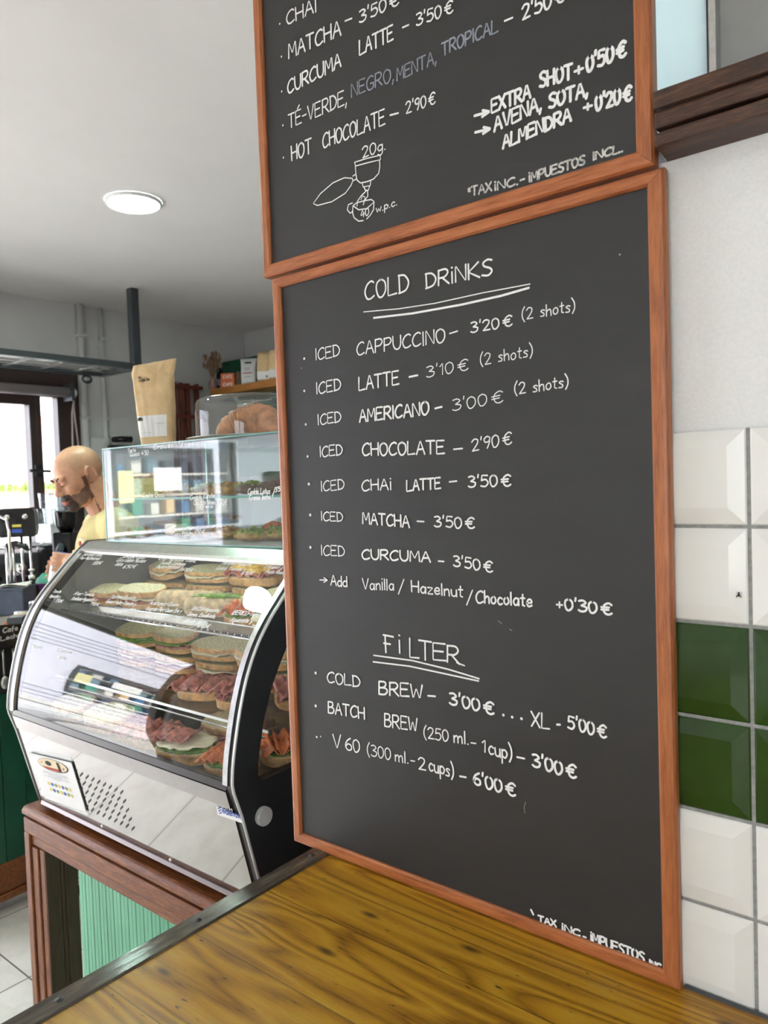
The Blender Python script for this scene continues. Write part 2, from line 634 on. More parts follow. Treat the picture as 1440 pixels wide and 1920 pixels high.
def obj(name, mb, mat, parent=None, smooth=False, bevel=0.0, seg=2, org=None, weld=False):
    """link ONE mesh object; world coordinates unless the parent was made with local=True"""
    me = bpy.data.meshes.new(name)
    if parent is not None:
        o0 = ORG[parent.name]
    elif org is not None:
        o0 = Vector(org)
    else:
        lo, hi = bb(mb)
        o0 = Vector(((lo.x+hi.x)/2, (lo.y+hi.y)/2, lo.z))
    me.from_pydata([p-o0 for p in mb.v], [], mb.f)
    mats = mat if isinstance(mat, (list, tuple)) else [mat]
    for m in mats:
        me.materials.append(m)
    for p, i in zip(me.polygons, mb.m):
        p.material_index = i
        p.use_smooth = smooth
    bm = bmesh.new()
    bm.from_mesh(me)
    if weld:
        bmesh.ops.remove_doubles(bm, verts=bm.verts, dist=1e-5)
    bmesh.ops.recalc_face_normals(bm, faces=bm.faces)
    bm.to_mesh(me)
    bm.free()
    o = bpy.data.objects.new(name, me)
    COL.objects.link(o)
    if parent is not None:
        o.parent = parent
        ORG[o.name] = o0
    else:
        o.location = o0
        ORG[o.name] = o0
    if bevel:
        b = o.modifiers.new('bevel', 'BEVEL')
        b.width = bevel
        b.segments = seg
        b.limit_method = 'ANGLE'
        b.angle_limit = .6
    return o


def tag(o, label, cat, group=None):
    o['label'] = label
    o['category'] = cat
    if group:
        o['group'] = group
    return o


def thing(name, label, cat, loc=(0, 0, 0), group=None, local=False, rot=(0, 0, 0)):
    o = bpy.data.objects.new(name, None)
    o.empty_display_size = .05
    COL.objects.link(o)
    o.location = loc
    o.rotation_euler = rot
    ORG[o.name] = Vector((0, 0, 0)) if local else Vector(loc)
    return tag(o, label, cat, group)


def struct(name, mb, mat, parent=None, **kw):
    o = obj(name, mb, mat, parent, **kw)
    if parent is None:
        o['kind'] = 'structure'
    return o


def dup(root, loc, rot, label, group=None, scale=None):
    r = root.copy()
    COL.objects.link(r)
    r.location = loc
    r.rotation_euler = rot
    if scale:
        r.scale = scale
    r['label'] = label
    if group:
        r['group'] = group
    for ch in list(root.children):
        c = ch.copy()
        COL.objects.link(c)
        c.parent = r
        for g in ch.children:
            d = g.copy()
            COL.objects.link(d)
            d.parent = c
    return r


# ------------------------------------------------------------------ single-stroke handwriting
GL = {
 'A': (4, '0,0 2,6 4,0', '.8,2.2 3.3,2.4'),
 'B': (3.8, '0,0 .2,6', 's .2,6 2.6,6 3.2,4.8 2.2,3.4 .4,3.1', 's .4,3.1 2.8,3.1 3.8,1.8 2.6,.1 0,0'),
 'C': (3.8, 's 3.8,5.4 2.8,6 1,5 0,2.6 .8,.3 2.2,0 3.8,.8'),
 'D': (3.9, '.3,0 .2,6', 's 0,5.9 2.4,5.6 3.9,3.2 2.8,.7 0,0'),
 'E': (3.5, '3.4,6 .1,5.9 0,0 3.5,.1', '0,3.1 2.8,3.2'),
 'F': (3.4, '3.4,6 0,6', '.5,6 .6,0', '0,3.1 2.2,3.2'),
 'G': (4, 's 3.8,5.4 2.6,6 .8,5 0,2.6 .9,.2 2.4,0 3.8,.8 3.9,2.6', '2.2,2.7 4,2.7'),
 'H': (3.8, '0,6 .1,0', '3.8,6 3.7,0', '0,3 3.8,3.1'),
 'I': (.6, '.3,6 .3,0'),
 'i': (.6, '.3,4.4 .3,0', '.25,6.2 .4,6.1'),
 'J': (3, '0,6 3.6,6', 's 2,6 2,1 1,0 0,.6'),
 'K': (3.8, '0,6 0,0', '3.5,6 .2,2.8 3.8,0'),
 'L': (3.4, '.1,6 0,0 3.4,.2'),
 'M': (4.4, '0,0 .4,6 2.2,2 4,6 4.4,0'),
 'N': (3.8, '0,0 .2,6 3.6,0 3.8,6'),
 'O': (3.9, 's 2,6 .4,5 0,2.8 .9,.2 2.4,0 3.8,2 3.6,4.8 2,6'),
 'P': (3.6, '0,0 .2,6', 's .1,5.9 2.8,6 3.6,4.5 2.4,3 .3,2.8'),
 'Q': (4, 's 2,6 .4,5 0,2.8 .9,.2 2.4,0 3.8,2 3.6,4.8 2,6', '2.4,1.4 4,-.4'),
 'R': (3.9, '0,0 .2,6', 's .1,5.9 2.8,6 3.6,4.5 2.4,3 .3,2.8', '1.4,2.9 3.9,0'),
 'S': (3.4, 's 3.4,5.6 2,6.1 .5,5.2 .8,3.8 2.8,2.6 3.3,1.2 2,0 0,.5'),
 'T': (4, '0,6 4,6', '2,6 1.9,0'),
 'U': (3.8, 's 0,6 .1,2 1.2,0 2.8,.1 3.7,2 3.8,6'),
 'V': (3.7, '0,6 1.8,0 3.7,6'),
 'W': (4.8, '0,6 .9,.2 2.3,4 3.6,.2 4.8,6'),
 'X': (3.8, '0,6 3.8,0', '3.7,6 0,0'),
 'Z': (3.6, '0,6 3.5,6 0,0 3.6,.1'),
 '0': (3.2, 's 1.6,6 .3,5 0,2.8 .7,.2 1.9,0 3.1,2 2.9,4.8 1.6,6'),
 '1': (1.3, '0,4.6 1.1,6 1.0,0'),
 '2': (3.3, 's 0,4.8 1.2,6 2.8,5.4 2.6,3.4 .2,.1', '.2,.1 3.3,.2'),
 '3': (3.2, 's .2,5.6 1.8,6 2.9,4.8 1.2,3.2', 's 1.2,3.2 3.2,2.4 2.8,.6 1.2,0 0,.6'),
 '4': (3.4, '1.8,6 0,2 3.4,2.2', '2.6,4 2.5,0'),
 '5': (3.2, '3,6 .6,6 .3,3.4', 's .3,3.4 2.2,3.8 3.2,2 2,.1 0,.4'),
 '6': (3, 's 2.6,6 .8,4.4 0,1.8 1.2,0 2.9,.6 2.8,2.6 1.2,3 .2,1.6'),
 '7': (3, '0,6 3,6 1,0'),
 '8': (3, 's 1.5,3.2 .2,4.6 1.5,6 2.8,4.6 1.5,3.2 0,1.4 1.5,0 3,1.4 1.5,3.2'),
 '9': (3, 's 3,5.2 1.6,6 .2,4.8 .8,3.2 2.4,3.4 3,5.2 2.6,2.4 1.6,0'),
 "'": (.6, '.4,6.8 .2,5.2'),
 '-': (2.6, '0,2.8 2.4,3'),
 '(': (1.4, 's 1.4,7 .2,4.5 .1,1.5 1.2,-1'),
 ')': (1.4, 's 0,7 1.2,4.5 1.3,1.5 .2,-1'),
 '+': (3, '0,3 3,3', '1.5,4.5 1.5,1.5'),
 '€': (3.8, 's 3.8,5.2 2.6,6 1,4.8 .6,2.8 1.2,.6 2.6,0 3.8,.8', '-.2,3.6 2.8,3.8', '-.2,2.3 2.6,2.5'),
 '.': (.5, '.15,.1 .3,.2'),
 ',': (.7, '.5,.6 0,-1.2'),
 ':': (.5, '.2,.2 .3,.3', '.2,2.8 .3,2.9'),
 '/': (2.4, '0,-.6 2.4,6.6'),
 '>': (4.2, '0,3 4,3', '2.4,4.6 4.2,3 2.2,1.4'),
 '*': (1.4, '0,5.4 1.2,3.6', '1.2,5.4 0,3.8', '.6,5.8 .6,3.4'),
 'É': (3.5, '3.4,6 .1,5.9 0,0 3.5,.1', '0,3.1 2.8,3.2', '1.4,6.8 2.6,8'),
 ' ': (2.2,),
 'a': (2.9, 's 2.6,3 1.2,3.4 .1,1.8 .8,.1 2.2,.6 2.7,3.2', '2.7,3.3 2.7,0'),
 'b': (2.6, '0,6 .1,0', 's .1,2.4 1.4,3.4 2.6,1.8 1.4,0 .1,.6'),
 'c': (2.4, 's 2.4,2.9 1.2,3.4 .1,1.7 1,0 2.4,.5'),
 'd': (2.9, 's 2.6,2.8 1.2,3.3 0,1.7 .9,0 2.6,.7', '2.8,6 2.8,0'),
 'e': (2.6, 's .2,1.7 2.4,1.9 2.2,3.2 1,3.3 .1,1.6 1,0 2.6,.6'),
 'f': (2, 's 2,5.8 1,5.4 .8,3 .8,-1', '0,3.2 1.8,3.3'),
 'g': (2.7, 's 2.5,2.9 1.1,3.3 .1,1.8 1,.3 2.4,1', 's 2.6,3.3 2.5,-1 1.4,-2.2 .1,-1.4'),
 'h': (2.5, '0,6 0,0', 's 0,2 1.2,3.3 2.2,2.8 2.4,0'),
 'j': (1, 's .8,3.3 .8,-1 0,-2', '.8,4.8 .9,4.9'),
 'k': (2.4, '0,6 0,0', '2.2,3.2 .1,1.5 2.4,0'),
 'l': (.5, '.2,6 .2,0'),
 'm': (4, '0,3.3 0,0', 's 0,2.2 1,3.4 1.8,2.8 1.9,0', 's 1.9,2.2 2.9,3.4 3.7,2.8 3.9,0'),
 'n': (2.5, '0,3.3 0,0', 's 0,2.2 1.2,3.4 2.2,2.8 2.4,0'),
 'o': (2.6, 's 1.3,3.4 .2,2.4 .3,.6 1.4,0 2.5,1.2 2.2,3 1.3,3.4'),
 'p': (2.6, '.1,3.3 0,-2.4', 's .1,2.6 1.4,3.4 2.6,2 1.6,.1 .1,.8'),
 'q': (2.7, 's 2.5,2.9 1.1,3.3 .1,1.8 1,.3 2.4,1', '2.6,3.3 2.6,-2.2'),
 'r': (1.9, '0,3.3 0,0', 's 0,2 .8,3.2 1.9,3.3'),
 's': (2.2, 's 2.2,3 1.2,3.4 .3,2.7 1.8,1.4 1.6,.2 0,.2'),
 't': (2, '1,5.4 .9,.4 1.8,0', '0,3.6 2,3.7'),
 'u': (2.6, 's 0,3.3 .2,.8 1.2,0 2.3,.8 2.5,3.3', '2.5,3.3 2.6,0'),
 'v': (2.4, '0,3.3 1.1,0 2.4,3.3'),
 'w': (3.6, '0,3.3 .8,.1 1.8,2.4 2.7,.1 3.6,3.3'),
 'x': (2.4, '0,3.3 2.4,0', '2.3,3.3 0,0'),
 'y': (2.4, '0,3.3 1.2,.4', '2.4,3.3 .6,-2.2'),
 'z': (2.4, '0,3.3 2.3,3.3 0,0 2.4,.1'),
}


def catmull(p, k=5):
    q = []
    n = len(p)
    for i in range(n-1):
        a, b, c, d = p[max(i-1, 0)], p[i], p[i+1], p[min(i+2, n-1)]
        for j in range(k):
            t = j/k
            q.append(tuple(.5*((2*b[m])+(-a[m]+c[m])*t+(2*a[m]-5*b[m]+4*c[m]-d[m])*t*t+(-a[m]+3*b[m]-3*c[m]+d[m])*t**3) for m in (0, 1)))
    q.append(p[-1])
    return q


def glyph(ch):
    g = GL.get(ch, GL['-'])
    st = []
    for s in g[1:]:
        sm = s.startswith('s ')
        pts = [tuple(float(v) for v in q.split(',')) for q in (s[2:] if sm else s).split()]
        st.append(catmull(pts) if sm else pts)
    return g[0], st


def layout(text, gap=.95, jit=.18):
    """strokes in cap-height units (cap = 6), total width"""
    x, out = 0.0, []
    for ch in text:
        w_, st = glyph(ch)
        if ch == '€':
            x += 1.1
        dy = random.uniform(-jit, jit)
        for s in st:
            out.append([(x+px, py+dy) for px, py in s])
        x += w_+gap
    return out, x-gap


LIFT = [0]


def ribbon(mb, pts, w_, nrm):
    """one pen stroke: a flat strip with round ends, lying on a surface with normal nrm"""
    q = []
    for p in pts:
        p = Vector(p)
        if not q or (p-q[-1]).length > 1e-6:
            q.append(p)
    LIFT[0] = (LIFT[0]+1) % 24
    up = nrm*(2.2e-5*LIFT[0])
    h = w_/2
    if len(q) == 1:
        u = nrm.orthogonal().normalized()
        v = nrm.cross(u)
        return mb.add([q[0]+up+(u*math.cos(PI*k/6)+v*math.sin(PI*k/6))*h for k in range(12)], [tuple(range(12))])
    n = len(q)
    ts = [(q[i+1]-q[i]).normalized() for i in range(n-1)]
    left, right = [], []
    for i, p in enumerate(q):
        t0, t1 = ts[max(i-1, 0)], ts[min(i, n-2)]
        s0, s1 = nrm.cross(t0).normalized(), nrm.cross(t1).normalized()
        if t0.dot(t1) > .35 or i in (0, n-1):
            s = (s0+s1)
            s = s.normalized()/max(.5, s.normalized().dot(s1))*h
            left.append(p+s+up)
            right.append(p-s+up)
        else:                                   # sharp corner: square it off
            turn = t0.cross(t1).dot(nrm)
            m = (t0-t1).normalized()*h
            left += [p+s0*h+up, p+s1*h+up] if turn < 0 else [p+(s0+s1).normalized()*h*.6+up if (s0+s1).length > .2 else p+s0*h+up]*2
            right += [p-s0*h+up, p-s1*h+up] if turn > 0 else [p-(s0+s1).normalized()*h*.6+up if (s0+s1).length > .2 else p-s0*h+up]*2
    capA = [q[0]+up+(-ts[0]*math.sin(PI*k/5)+nrm.cross(ts[0]).normalized()*math.cos(PI*k/5))*h for k in range(1, 5)]
    capB = [q[-1]+up+(ts[-1]*math.sin(PI*k/5)+nrm.cross(ts[-1]).normalized()*math.cos(PI*k/5))*h for k in range(1, 5)]
    o = len(mb.v)
    k = len(left)
    vs = left+right+capA+capB
    fs = [(i, k+i, k+i+1, i+1) for i in range(k-1)]
    fs.append([0]+[2*k+i for i in range(4)]+[k])
    fs.append([2*k-1]+[2*k+4+i for i in range(3, -1, -1)]+[k-1])
    return mb.add(vs, fs)


def write_on_plane(mb, text, a, b, cap, w_, up, nrm, gap=.95, lift=.0006):
    """text from point a to point b, cap height in metres"""
    st, W = layout(text, gap)
    d = (b-a)/max(W, .3)
    for s in st:
        ribbon(mb, [a+d*x+up*(cap*y/6)+nrm*lift for x, y in s], w_, nrm)

# ================================================================== the setting
XR = -.842                                   # left end of the board wall
GY = .848                                    # plaster face of the board wall
mb = MB().box(LW-.2, RW+.2, FW-.2, GY+.14, -.1, 0)
mb.box(LW-.2, XR+.12, GY+.14, BW+.2, -.1, 0)
struct('floor', mb, M['floor'], org=(0, 0, 0))
mb = MB().box(LW-.2, RW+.2, FW-.2, GY+.14, CEIL, CEIL+.12)
mb.box(LW-.2, XR+.12, GY+.14, BW+.2, CEIL, CEIL+.12)
struct('ceiling', mb, M['ceiling'])

# left wall: a casement window over the work top and a wide shop opening to the street
wy1, wz0, wz1 = onX(156, 840, LW).y, CZ-.37, CZ+.74
wy0 = .95
sy0, sy1, sz1 = -1.5, .72, CZ+.80            # shop opening
T = .2
mb = MB()
mb.box(LW-T, LW, FW-.2, sy0, 0, CEIL)
mb.box(LW-T, LW, sy0, sy1, sz1, CEIL)
mb.box(LW-T, LW, sy1, wy0, 0, CEIL)
mb.box(LW-T, LW, wy0, wy1, 0, wz0)
mb.box(LW-T, LW, wy0, wy1, wz1, CEIL)
mb.box(LW-T, LW, wy1, BW+.2, 0, CEIL)
struct('wall_left', mb, M['greywall'])
mb = MB().box(LW, XR+.12, BW, BW+.2, 0, CEIL)
struct('wall_back', mb, M['greywall'])
mb = MB().box(XR, XR+.12, GY+.14, BW, 0, CEIL)
struct('wall_inner', mb, M['greywall'])
# front wall with a shop window behind the camera
fx0, fx1, fz0, fz1 = -.6, 1.2, .9, 2.35
mb = MB().box(LW, fx0, FW-T, FW, 0, CEIL)
mb.box(fx1, RW, FW-T, FW, 0, CEIL)
mb.box(fx0, fx1, FW-T, FW, 0, fz0)
mb.box(fx0, fx1, FW-T, FW, fz1, CEIL)
struct('wall_front', mb, M['plaster'])
mb = MB().box(RW, RW+.2, FW-.2, GY+.14, 0, CEIL)
struct('wall_end', mb, M['plaster'])
# board wall with a high window
wx0, wx1 = -.78, .9
bz = CZ+.336
mb = MB()
mb.box(XR, RW, GY, GY+.14, 0, bz)
mb.box(XR, wx0, GY, GY+.14, bz, CEIL)
mb.box(wx1, RW, GY, GY+.14, bz, CEIL)
wr = struct('wall_right', mb, M['plaster_r'])
# bevelled tiles in a grey bed
CT = CZ-.574                                 # counter top
tz_top = CZ+.0435
P_ = .1043
mb = MB()
gx = -.2016
for row in range(6):
    z1 = tz_top-row*P_
    z0 = z1-.1003
    mb.mi = 1 if row in (2, 3) else 0
    for c in range(-7, 9):
        x0 = gx+.002+c*P_
        x1 = x0+.1003
        if x0 < XR or x1 > RW:
            continue
        b_ = .018
        j = random.uniform(-.0004, .0004)
        yb, ye, yt = GY, GY-.0045, GY-.0076+j
        o = [(x0, z0), (x1, z0), (x1, z1), (x0, z1)]
        r_ = .0016
        e = [(x0+r_, z0+r_), (x1-r_, z0+r_), (x1-r_, z1-r_), (x0+r_, z1-r_)]
        i_ = [(x0+b_, z0+b_), (x1-b_, z0+b_), (x1-b_, z1-b_), (x0+b_, z1-b_)]
        vs = [(x, yb, z) for x, z in o]+[(x, ye+.0012, z) for x, z in o]+[(x, ye, z) for x, z in e]+[(x, yt, z) for x, z in i_]
        fs = []
        for k in range(3):
            for q in range(4):
                fs.append((k*4+q, k*4+(q+1) % 4, k*4+4+(q+1) % 4, k*4+4+q))
        fs.append((12, 13, 14, 15))
        mb.add(vs, fs)
struct('tile_cladding', mb, [M['tile_w'], M['tile_g']], wr)
mb = MB().box(XR, RW, GY-.0028, GY, tz_top-6*P_-.004, tz_top)
struct('tile_grout', mb, M['grout'], wr)

# high window in the board wall: weathered beam below, frosted pane, aluminium stile, grey pane
wb, ws = -.2840, -.2760                                  # the frame runs up to the edge of the board
w2 = struct('window_2', MB().box(wb, wx1, .822, GY+.10, CZ+.363, CZ+.3815).box(wb, wx1, .819, GY+.10, CZ+.3825, CZ+.402), M['beam'], bevel=.003)
sec = [(.802, CZ+.336), (.800, CZ+.349), (.812, CZ+.354), (GY+.10, CZ+.354), (GY+.10, CZ+.336)]
lx = [ws-(min(y, GY)-.80)*.25 for y, z in sec]
mb = MB().add([(x, y, z) for x, (y, z) in zip(lx, sec)]+[(wx1, y, z) for y, z in sec],
              [[4, 3, 2, 1, 0], [5, 6, 7, 8, 9]]+[(i, (i+1) % 5, (i+1) % 5+5, i+5) for i in range(5)])
struct('window_sill', mb, M['beam'], w2, bevel=.0015)
struct('sill_gap_backing', MB().box(wx0, wx1, .845, GY+.09, CZ+.354, CZ+.363), M['matt_black'], w2)
gy = .885
struct('frosted_pane', MB().box(wx0, -.2445, gy, gy+.005, CZ+.402, CEIL-.02), M['frosted'], w2)
struct('black_gasket', MB().box(-.2445, -.2415, gy-.008, gy+.012, CZ+.402, CEIL-.02), M['matt_black'], w2)
struct('aluminium_stile', MB().box(-.2415, -.2335, gy-.014, gy+.014, CZ+.402, CEIL-.02), M['alu'], w2, bevel=.001)
struct('grey_pane', MB().box(-.2335, wx1, gy+.004, gy+.008, CZ+.402, CEIL-.02), plain('grey_pane_film', (150, 151, 149), .4, var=.02), w2)
struct('window_head', MB().box(wx0, wx1, GY+.02, GY+.09, CEIL-.02, CEIL), M['beam'], w2)

# casement window with dark profiles
yw = lambda px, py=880: onX(px, py, LW).y
X0, X1 = LW-.09, LW-.02
mA, mB_ = yw(62), yw(84)                     # the stiles that meet in the middle
sR0, sR1 = yw(115.5), yw(128)
gz0 = CZ-.305
mb = MB()
mb.box(X0, X1, wy0, wy1, wz1-.10, wz1)
mb.box(X0, X1, wy0, wy1, wz0, wz0+.035)
mb.box(X0, X1, wy1-.06, wy1, wz0+.035, wz1-.10)
mb.box(X0, X1, wy0, wy0+.06, wz0+.035, wz1-.10)
w1 = struct('window_1', mb, M['brown_frame'], bevel=.004)
tL, tR = onX(40, 758, LW).z, onX(100, 745, LW).z
for (a, b, top, nm) in ((mB_-.035, wy1-.06, tR, 'right'), (wy0+.06, mA+.038, tL, 'left')):
    mb = MB()
    xs0, xs1 = X0+.012, X1+.012
    sl = .035 if nm == 'right' else .06
    sr = (wy1-.06-sR0) if nm == 'right' else .038
    mb.box(xs0, xs1, a, a+sl, wz0+.035, wz1-.10)
    mb.box(xs0, xs1, b-sr, b, wz0+.035, wz1-.10)
    mb.box(xs0, xs1, a+sl, b-sr, wz0+.035, gz0)
    mb.box(xs0, xs1, a+sl, b-sr, top, wz1-.10)
    sash = struct('window_sash', mb, M['brown_frame'], w1, bevel=.004)
    struct('window_pane', MB().box(X0+.03, X0+.036, a+sl, b-sr, gz0, top), M['glass'], sash)
p = onX(72, 883, LW)
mb = MB().box(LW-.008, LW+.012, p.y-.02, p.y+.02, p.z-.035, p.z+.035)
mb.tube([(LW+.012, p.y, p.z), (LW+.045, p.y, p.z), (LW+.05, p.y-.05, p.z), (LW+.05, p.y-.075, p.z)], .009)
mb.tube([(LW+.02, p.y, p.z), (LW+.03, p.y+.06, p.z-.004)], .008)
struct('window_handle', mb, M['matt_black'], w1, smooth=True)

# wide shop opening to the street: frame, transom and two door leaves standing open outside
mb = MB()
mb.box(LW-.14, LW-.06, sy0, sy0+.07, 0, sz1)
mb.box(LW-.14, LW-.06, sy1-.07, sy1, 0, sz1)
mb.box(LW-.14, LW-.06, sy0+.07, sy1-.07, sz1-.08, sz1)
struct('door_1', mb, M['brown_frame'])
# shop window behind the camera
mb = MB()
mb.box(fx0, fx1, FW-.14, FW-.06, fz0, fz0+.07)
mb.box(fx0, fx1, FW-.14, FW-.06, fz1-.07, fz1)
for x in (fx0, fx1-.07, (fx0+fx1)/2-.035):
    mb.box(x, x+.07, FW-.14, FW-.06, fz0+.07, fz1-.07)
w3 = struct('window_3', mb, M['brown_frame'])
xm = (fx0+fx1)/2
for a, b in ((fx0+.07, xm-.035), (xm+.035, fx1-.07)):
    struct('window_pane', MB().box(a, b, FW-.105, FW-.1, fz0+.07, fz1-.07), M['glass'], w3)

# ------------------------------------------------------------------ the street outside
mb = MB().box(-60, LW-.2, -40, 60, -.25, -.12)
mb.box(LW-.2, 40, -40, FW-.2, -.25, -.12)
mb.box(XR+.12, 40, GY+.14, 60, -.25, -.12)
mb.box(RW+.2, 40, FW-.2, GY+.14, -.25, -.12)
struct('ground', mb, M['road'])
# raised bank with soil and grass across the road
tag(obj('embankment', MB().box(-24.2, -23.8, -10, 45, -.12, 1.60), M['render']), 'low pale wall holding the grassy bank across the road', 'wall')
mb = MB()
mb.sheet(lambda u, v: (-24.2-3*v, -10+55*u, 1.58+.35*v+.1*noise.noise((u*40, v*3, 0))), 60, 4)
so = obj('bank_soil', mb, M['soil'])
so['kind'] = 'structure'
mb = MB()
for i in range(2600):
    u, v = random.random(), random.random()
    y, x = -10+55*u, -25.4-2.2*v
    h = random.uniform(.15, .5)*(1+.8*noise.noise((u*30, v*2, 3)))
    z = 1.70+.2*v
    dx, dy = random.uniform(-.1, .1), random.uniform(-.15, .15)
    mb.add([(x, y-.05, z), (x, y+.05, z), (x+dx, y+dy, z+h)], [(0, 1, 2)])
g = obj('bank_grass', mb, M['grass'])
g['kind'] = 'stuff'
tag(g, 'overexposed green grass on the bank seen through the window', 'grass')
# pale buildings over the road
def house(x, y0, y1, h, cols, rows, lab, mat_, pane='dark_pane'):
    mbw = MB().box(x-6, x, y0, y1, -.12, h)
    mbw.box(x-6, x+.25, y0-.2, y1+.2, h, h+.3)
    t = thing('street_building', lab, 'building', (x, (y0+y1)/2, -.12))
    obj('facade', mbw, mat_, t)
    W = (y1-y0)/cols
    H = (h-.6)/rows
    for r_ in range(rows):
        for c_ in range(cols):
            a, b = y0+W*(c_+.2), y0+W*(c_+.8)
            z0, z1 = .5+H*(r_+.18), .5+H*(r_+.82)
            fr = MB()
            fr.box(x-.02, x+.06, a-.08, b+.08, z0-.08, z0).box(x-.02, x+.06, a-.08, b+.08, z1, z1+.08)
            fr.box(x-.02, x+.06, a-.08, a, z0, z1).box(x-.02, x+.06, b, b+.08, z0, z1).box(x-.02, x+.05, (a+b)/2-.04, (a+b)/2+.04, z0, z1)
            fo = obj('window_frame', fr, M['white_plastic'], t)
            obj('window_glass', MB().box(x+.0, x+.02, a, b, z0, z1), M[pane], fo)


# pavements and kerbs along the street outside the shop opening
for i, (x0, x1, h_, mt) in enumerate(((LW-2.6, LW-.21, .06, 'render'), (LW-2.75, LW-2.61, .07, 'kerb'), (-11.0, -10.86, .07, 'kerb'), (-14, -11.01, .06, 'render'))):
    o = obj('kerb' if mt == 'kerb' else 'pavement', MB().box(x0, x1, -30, .6, -.12, -.12+h_), M[mt])
    o['kind'] = 'structure'
for i in range(3):
    o = obj('road_marking', MB().box(-10.3+i*.9, -9.9+i*.9, -30, .6, -.12, -.116), M['paper'])
    o['kind'] = 'structure'
# the shop front opposite: a pale wall with ledges and one wide gridded window
xf = -14.0
t = thing('street_building', 'pale building across the street with a wide gridded shop window, mirrored in the pastry case', 'building', (xf-3, -10, -.12))
ya, yb2, za, zb2 = -8.75, -6.35, CZ-1.0, CZ+.78
mb = MB().box(xf-6, xf, -24, ya, -.12, 7).box(xf-6, xf, yb2, -1, -.12, 7).box(xf-6, xf, ya, yb2, -.12, za).box(xf-6, xf, ya, yb2, zb2, 7).box(xf-6, xf-.5, ya, yb2, za, zb2)
obj('facade', mb, M['facade'], t)
for z in (.25, .5, .75, 3.4, 3.75, 4.1, 4.45, 4.8):
    obj('ledge', MB().box(xf, xf+.10, -24, -1, z, z+.06), M['facade'], t)
mb = MB().box(xf-.1, xf+.05, ya-.07, ya, za, zb2+.12).box(xf-.1, xf+.05, yb2, yb2+.07, za, zb2+.12).box(xf-.1, xf+.05, ya, yb2, zb2, zb2+.12)
fr = obj('window_frame', mb, M['graphite'], t)
rn = random.Random(11)
pal = ['teal', 'navy', 'dark_pane', 'render', 'cream_ink', 'kraft', 'dark_pane', 'steelblue']
nC, nR = 6, 4
for c_ in range(nC):
    for r_ in range(nR):
        a, b = ya+(yb2-ya)*c_/nC, ya+(yb2-ya)*(c_+1)/nC
        z0, z1 = za+(zb2-za)*r_/nR, za+(zb2-za)*(r_+1)/nR
        obj('display_item', MB().box(xf-.42, xf-.2, a+.06, b-.06-rn.uniform(0, .12), z0+.04, z0+(z1-z0)*rn.uniform(.5, .88)), M[rn.choice(pal)], t, bevel=.01)
for r_ in range(1, nR):
    z = za+(zb2-za)*r_/nR
    obj('shelf', MB().box(xf-.45, xf-.12, ya, yb2, z-.02, z+.02), M['render'], t)
obj('sign_sheet', MB().box(xf+.0, xf+.02, -7.95, -7.25, CZ-.02, CZ+.48), M['paper'], t)
obj('yellow_poster', MB().box(xf+.0, xf+.02, -6.75, -6.4, CZ-.25, CZ+.42), M['pale_yellow'], t)
house(-30, 2, 11.4, 4.4, 5, 1, 'long low pale building behind the grassy bank', M['render'], 'render')
house(-31, 12, 26, 12.0, 5, 3, 'tall pink building behind the grassy bank', M['brick'], 'render')

# ================================================================== menu boards
def menu_board(label, x0, x1, z0, z1, yf, depth, rail, rl, rt, rb):
    t = thing('menu_board', label, 'chalkboard', ((x0+x1)/2, yf+depth, z0), 'menu boards on the wall')
    yb = yf+depth
    R_, RL, RT, RB = rail, rl, rt, rb

    def rail_solid(o1, o2, i1, i2):
        # outer edge, inner edge, with a small rounded-over face
        mbx = MB()
        e = .004
        po = [Vector((o1[0], yb, o1[1])), Vector((o2[0], yb, o2[1]))]
        d = (Vector((i1[0], 0, i1[1]))-Vector((o1[0], 0, o1[1])))
        d2 = (Vector((i2[0], 0, i2[1]))-Vector((o2[0], 0, o2[1])))
        prof = [(0, yb), (0, yf+e), (.12, yf+.0008), (.3, yf), (.86, yf), (1, yf+.003), (1, yb)]
        A = [Vector((o1[0], y, o1[1]))+d*s for s, y in prof]
        B = [Vector((o2[0], y, o2[1]))+d2*s for s, y in prof]
        n = len(prof)
        mbx.add(A+B, [list(range(n))[::-1], [i+n for i in range(n)]]+[(i, (i+1) % n, (i+1) % n+n, i+n) for i in range(n)])
        return mbx
    g = .00035
    obj('frame_rail', rail_solid((x0, z1), (x1, z1), (x0+RL, z1-RT), (x1-R_, z1-RT)), M['frame_h'], t)
    obj('frame_rail', rail_solid((x0, z0), (x1, z0), (x0+RL, z0+RB), (x1-R_, z0+RB)), M['frame_h'], t)
    obj('frame_stile', rail_solid((x0, z0+g), (x0, z1-g), (x0+RL, z0+RB+g), (x0+RL, z1-RT-g)), M['frame_v'], t)
    obj('frame_stile', rail_solid((x1, z0+g), (x1, z1-g), (x1-R_, z0+RB+g), (x1-R_, z1-RT-g)), M['frame_v'], t)
    yp = yf+.006
    obj('board_panel', MB().box(x0+RL*.8, x1-R_*.8, yp, yb-.001, z0+RB*.8, z1-RT*.8), M['board'], t)
    # pale strip of the rebate along the left inner edge
    return t, yp


YF = .826
lower, YP = menu_board('lower menu board headed COLD DRINKS and FILTER, standing on the yellow counter', -.8862, -.2762, CT, CZ+.3245, YF, .013, .0185, .0178, .0160, .0176)
upper, YQ = menu_board('upper menu board with hot drinks, a portafilter sketch and EXTRA SHOT notes', -.9005, -.2852, CZ+.3285, CZ+1.12, YF-.004, .017, .0190, .0178, .0185, .0185)
NB = Vector((0, -1, 0))
UP = Vector((0, 0, 1))


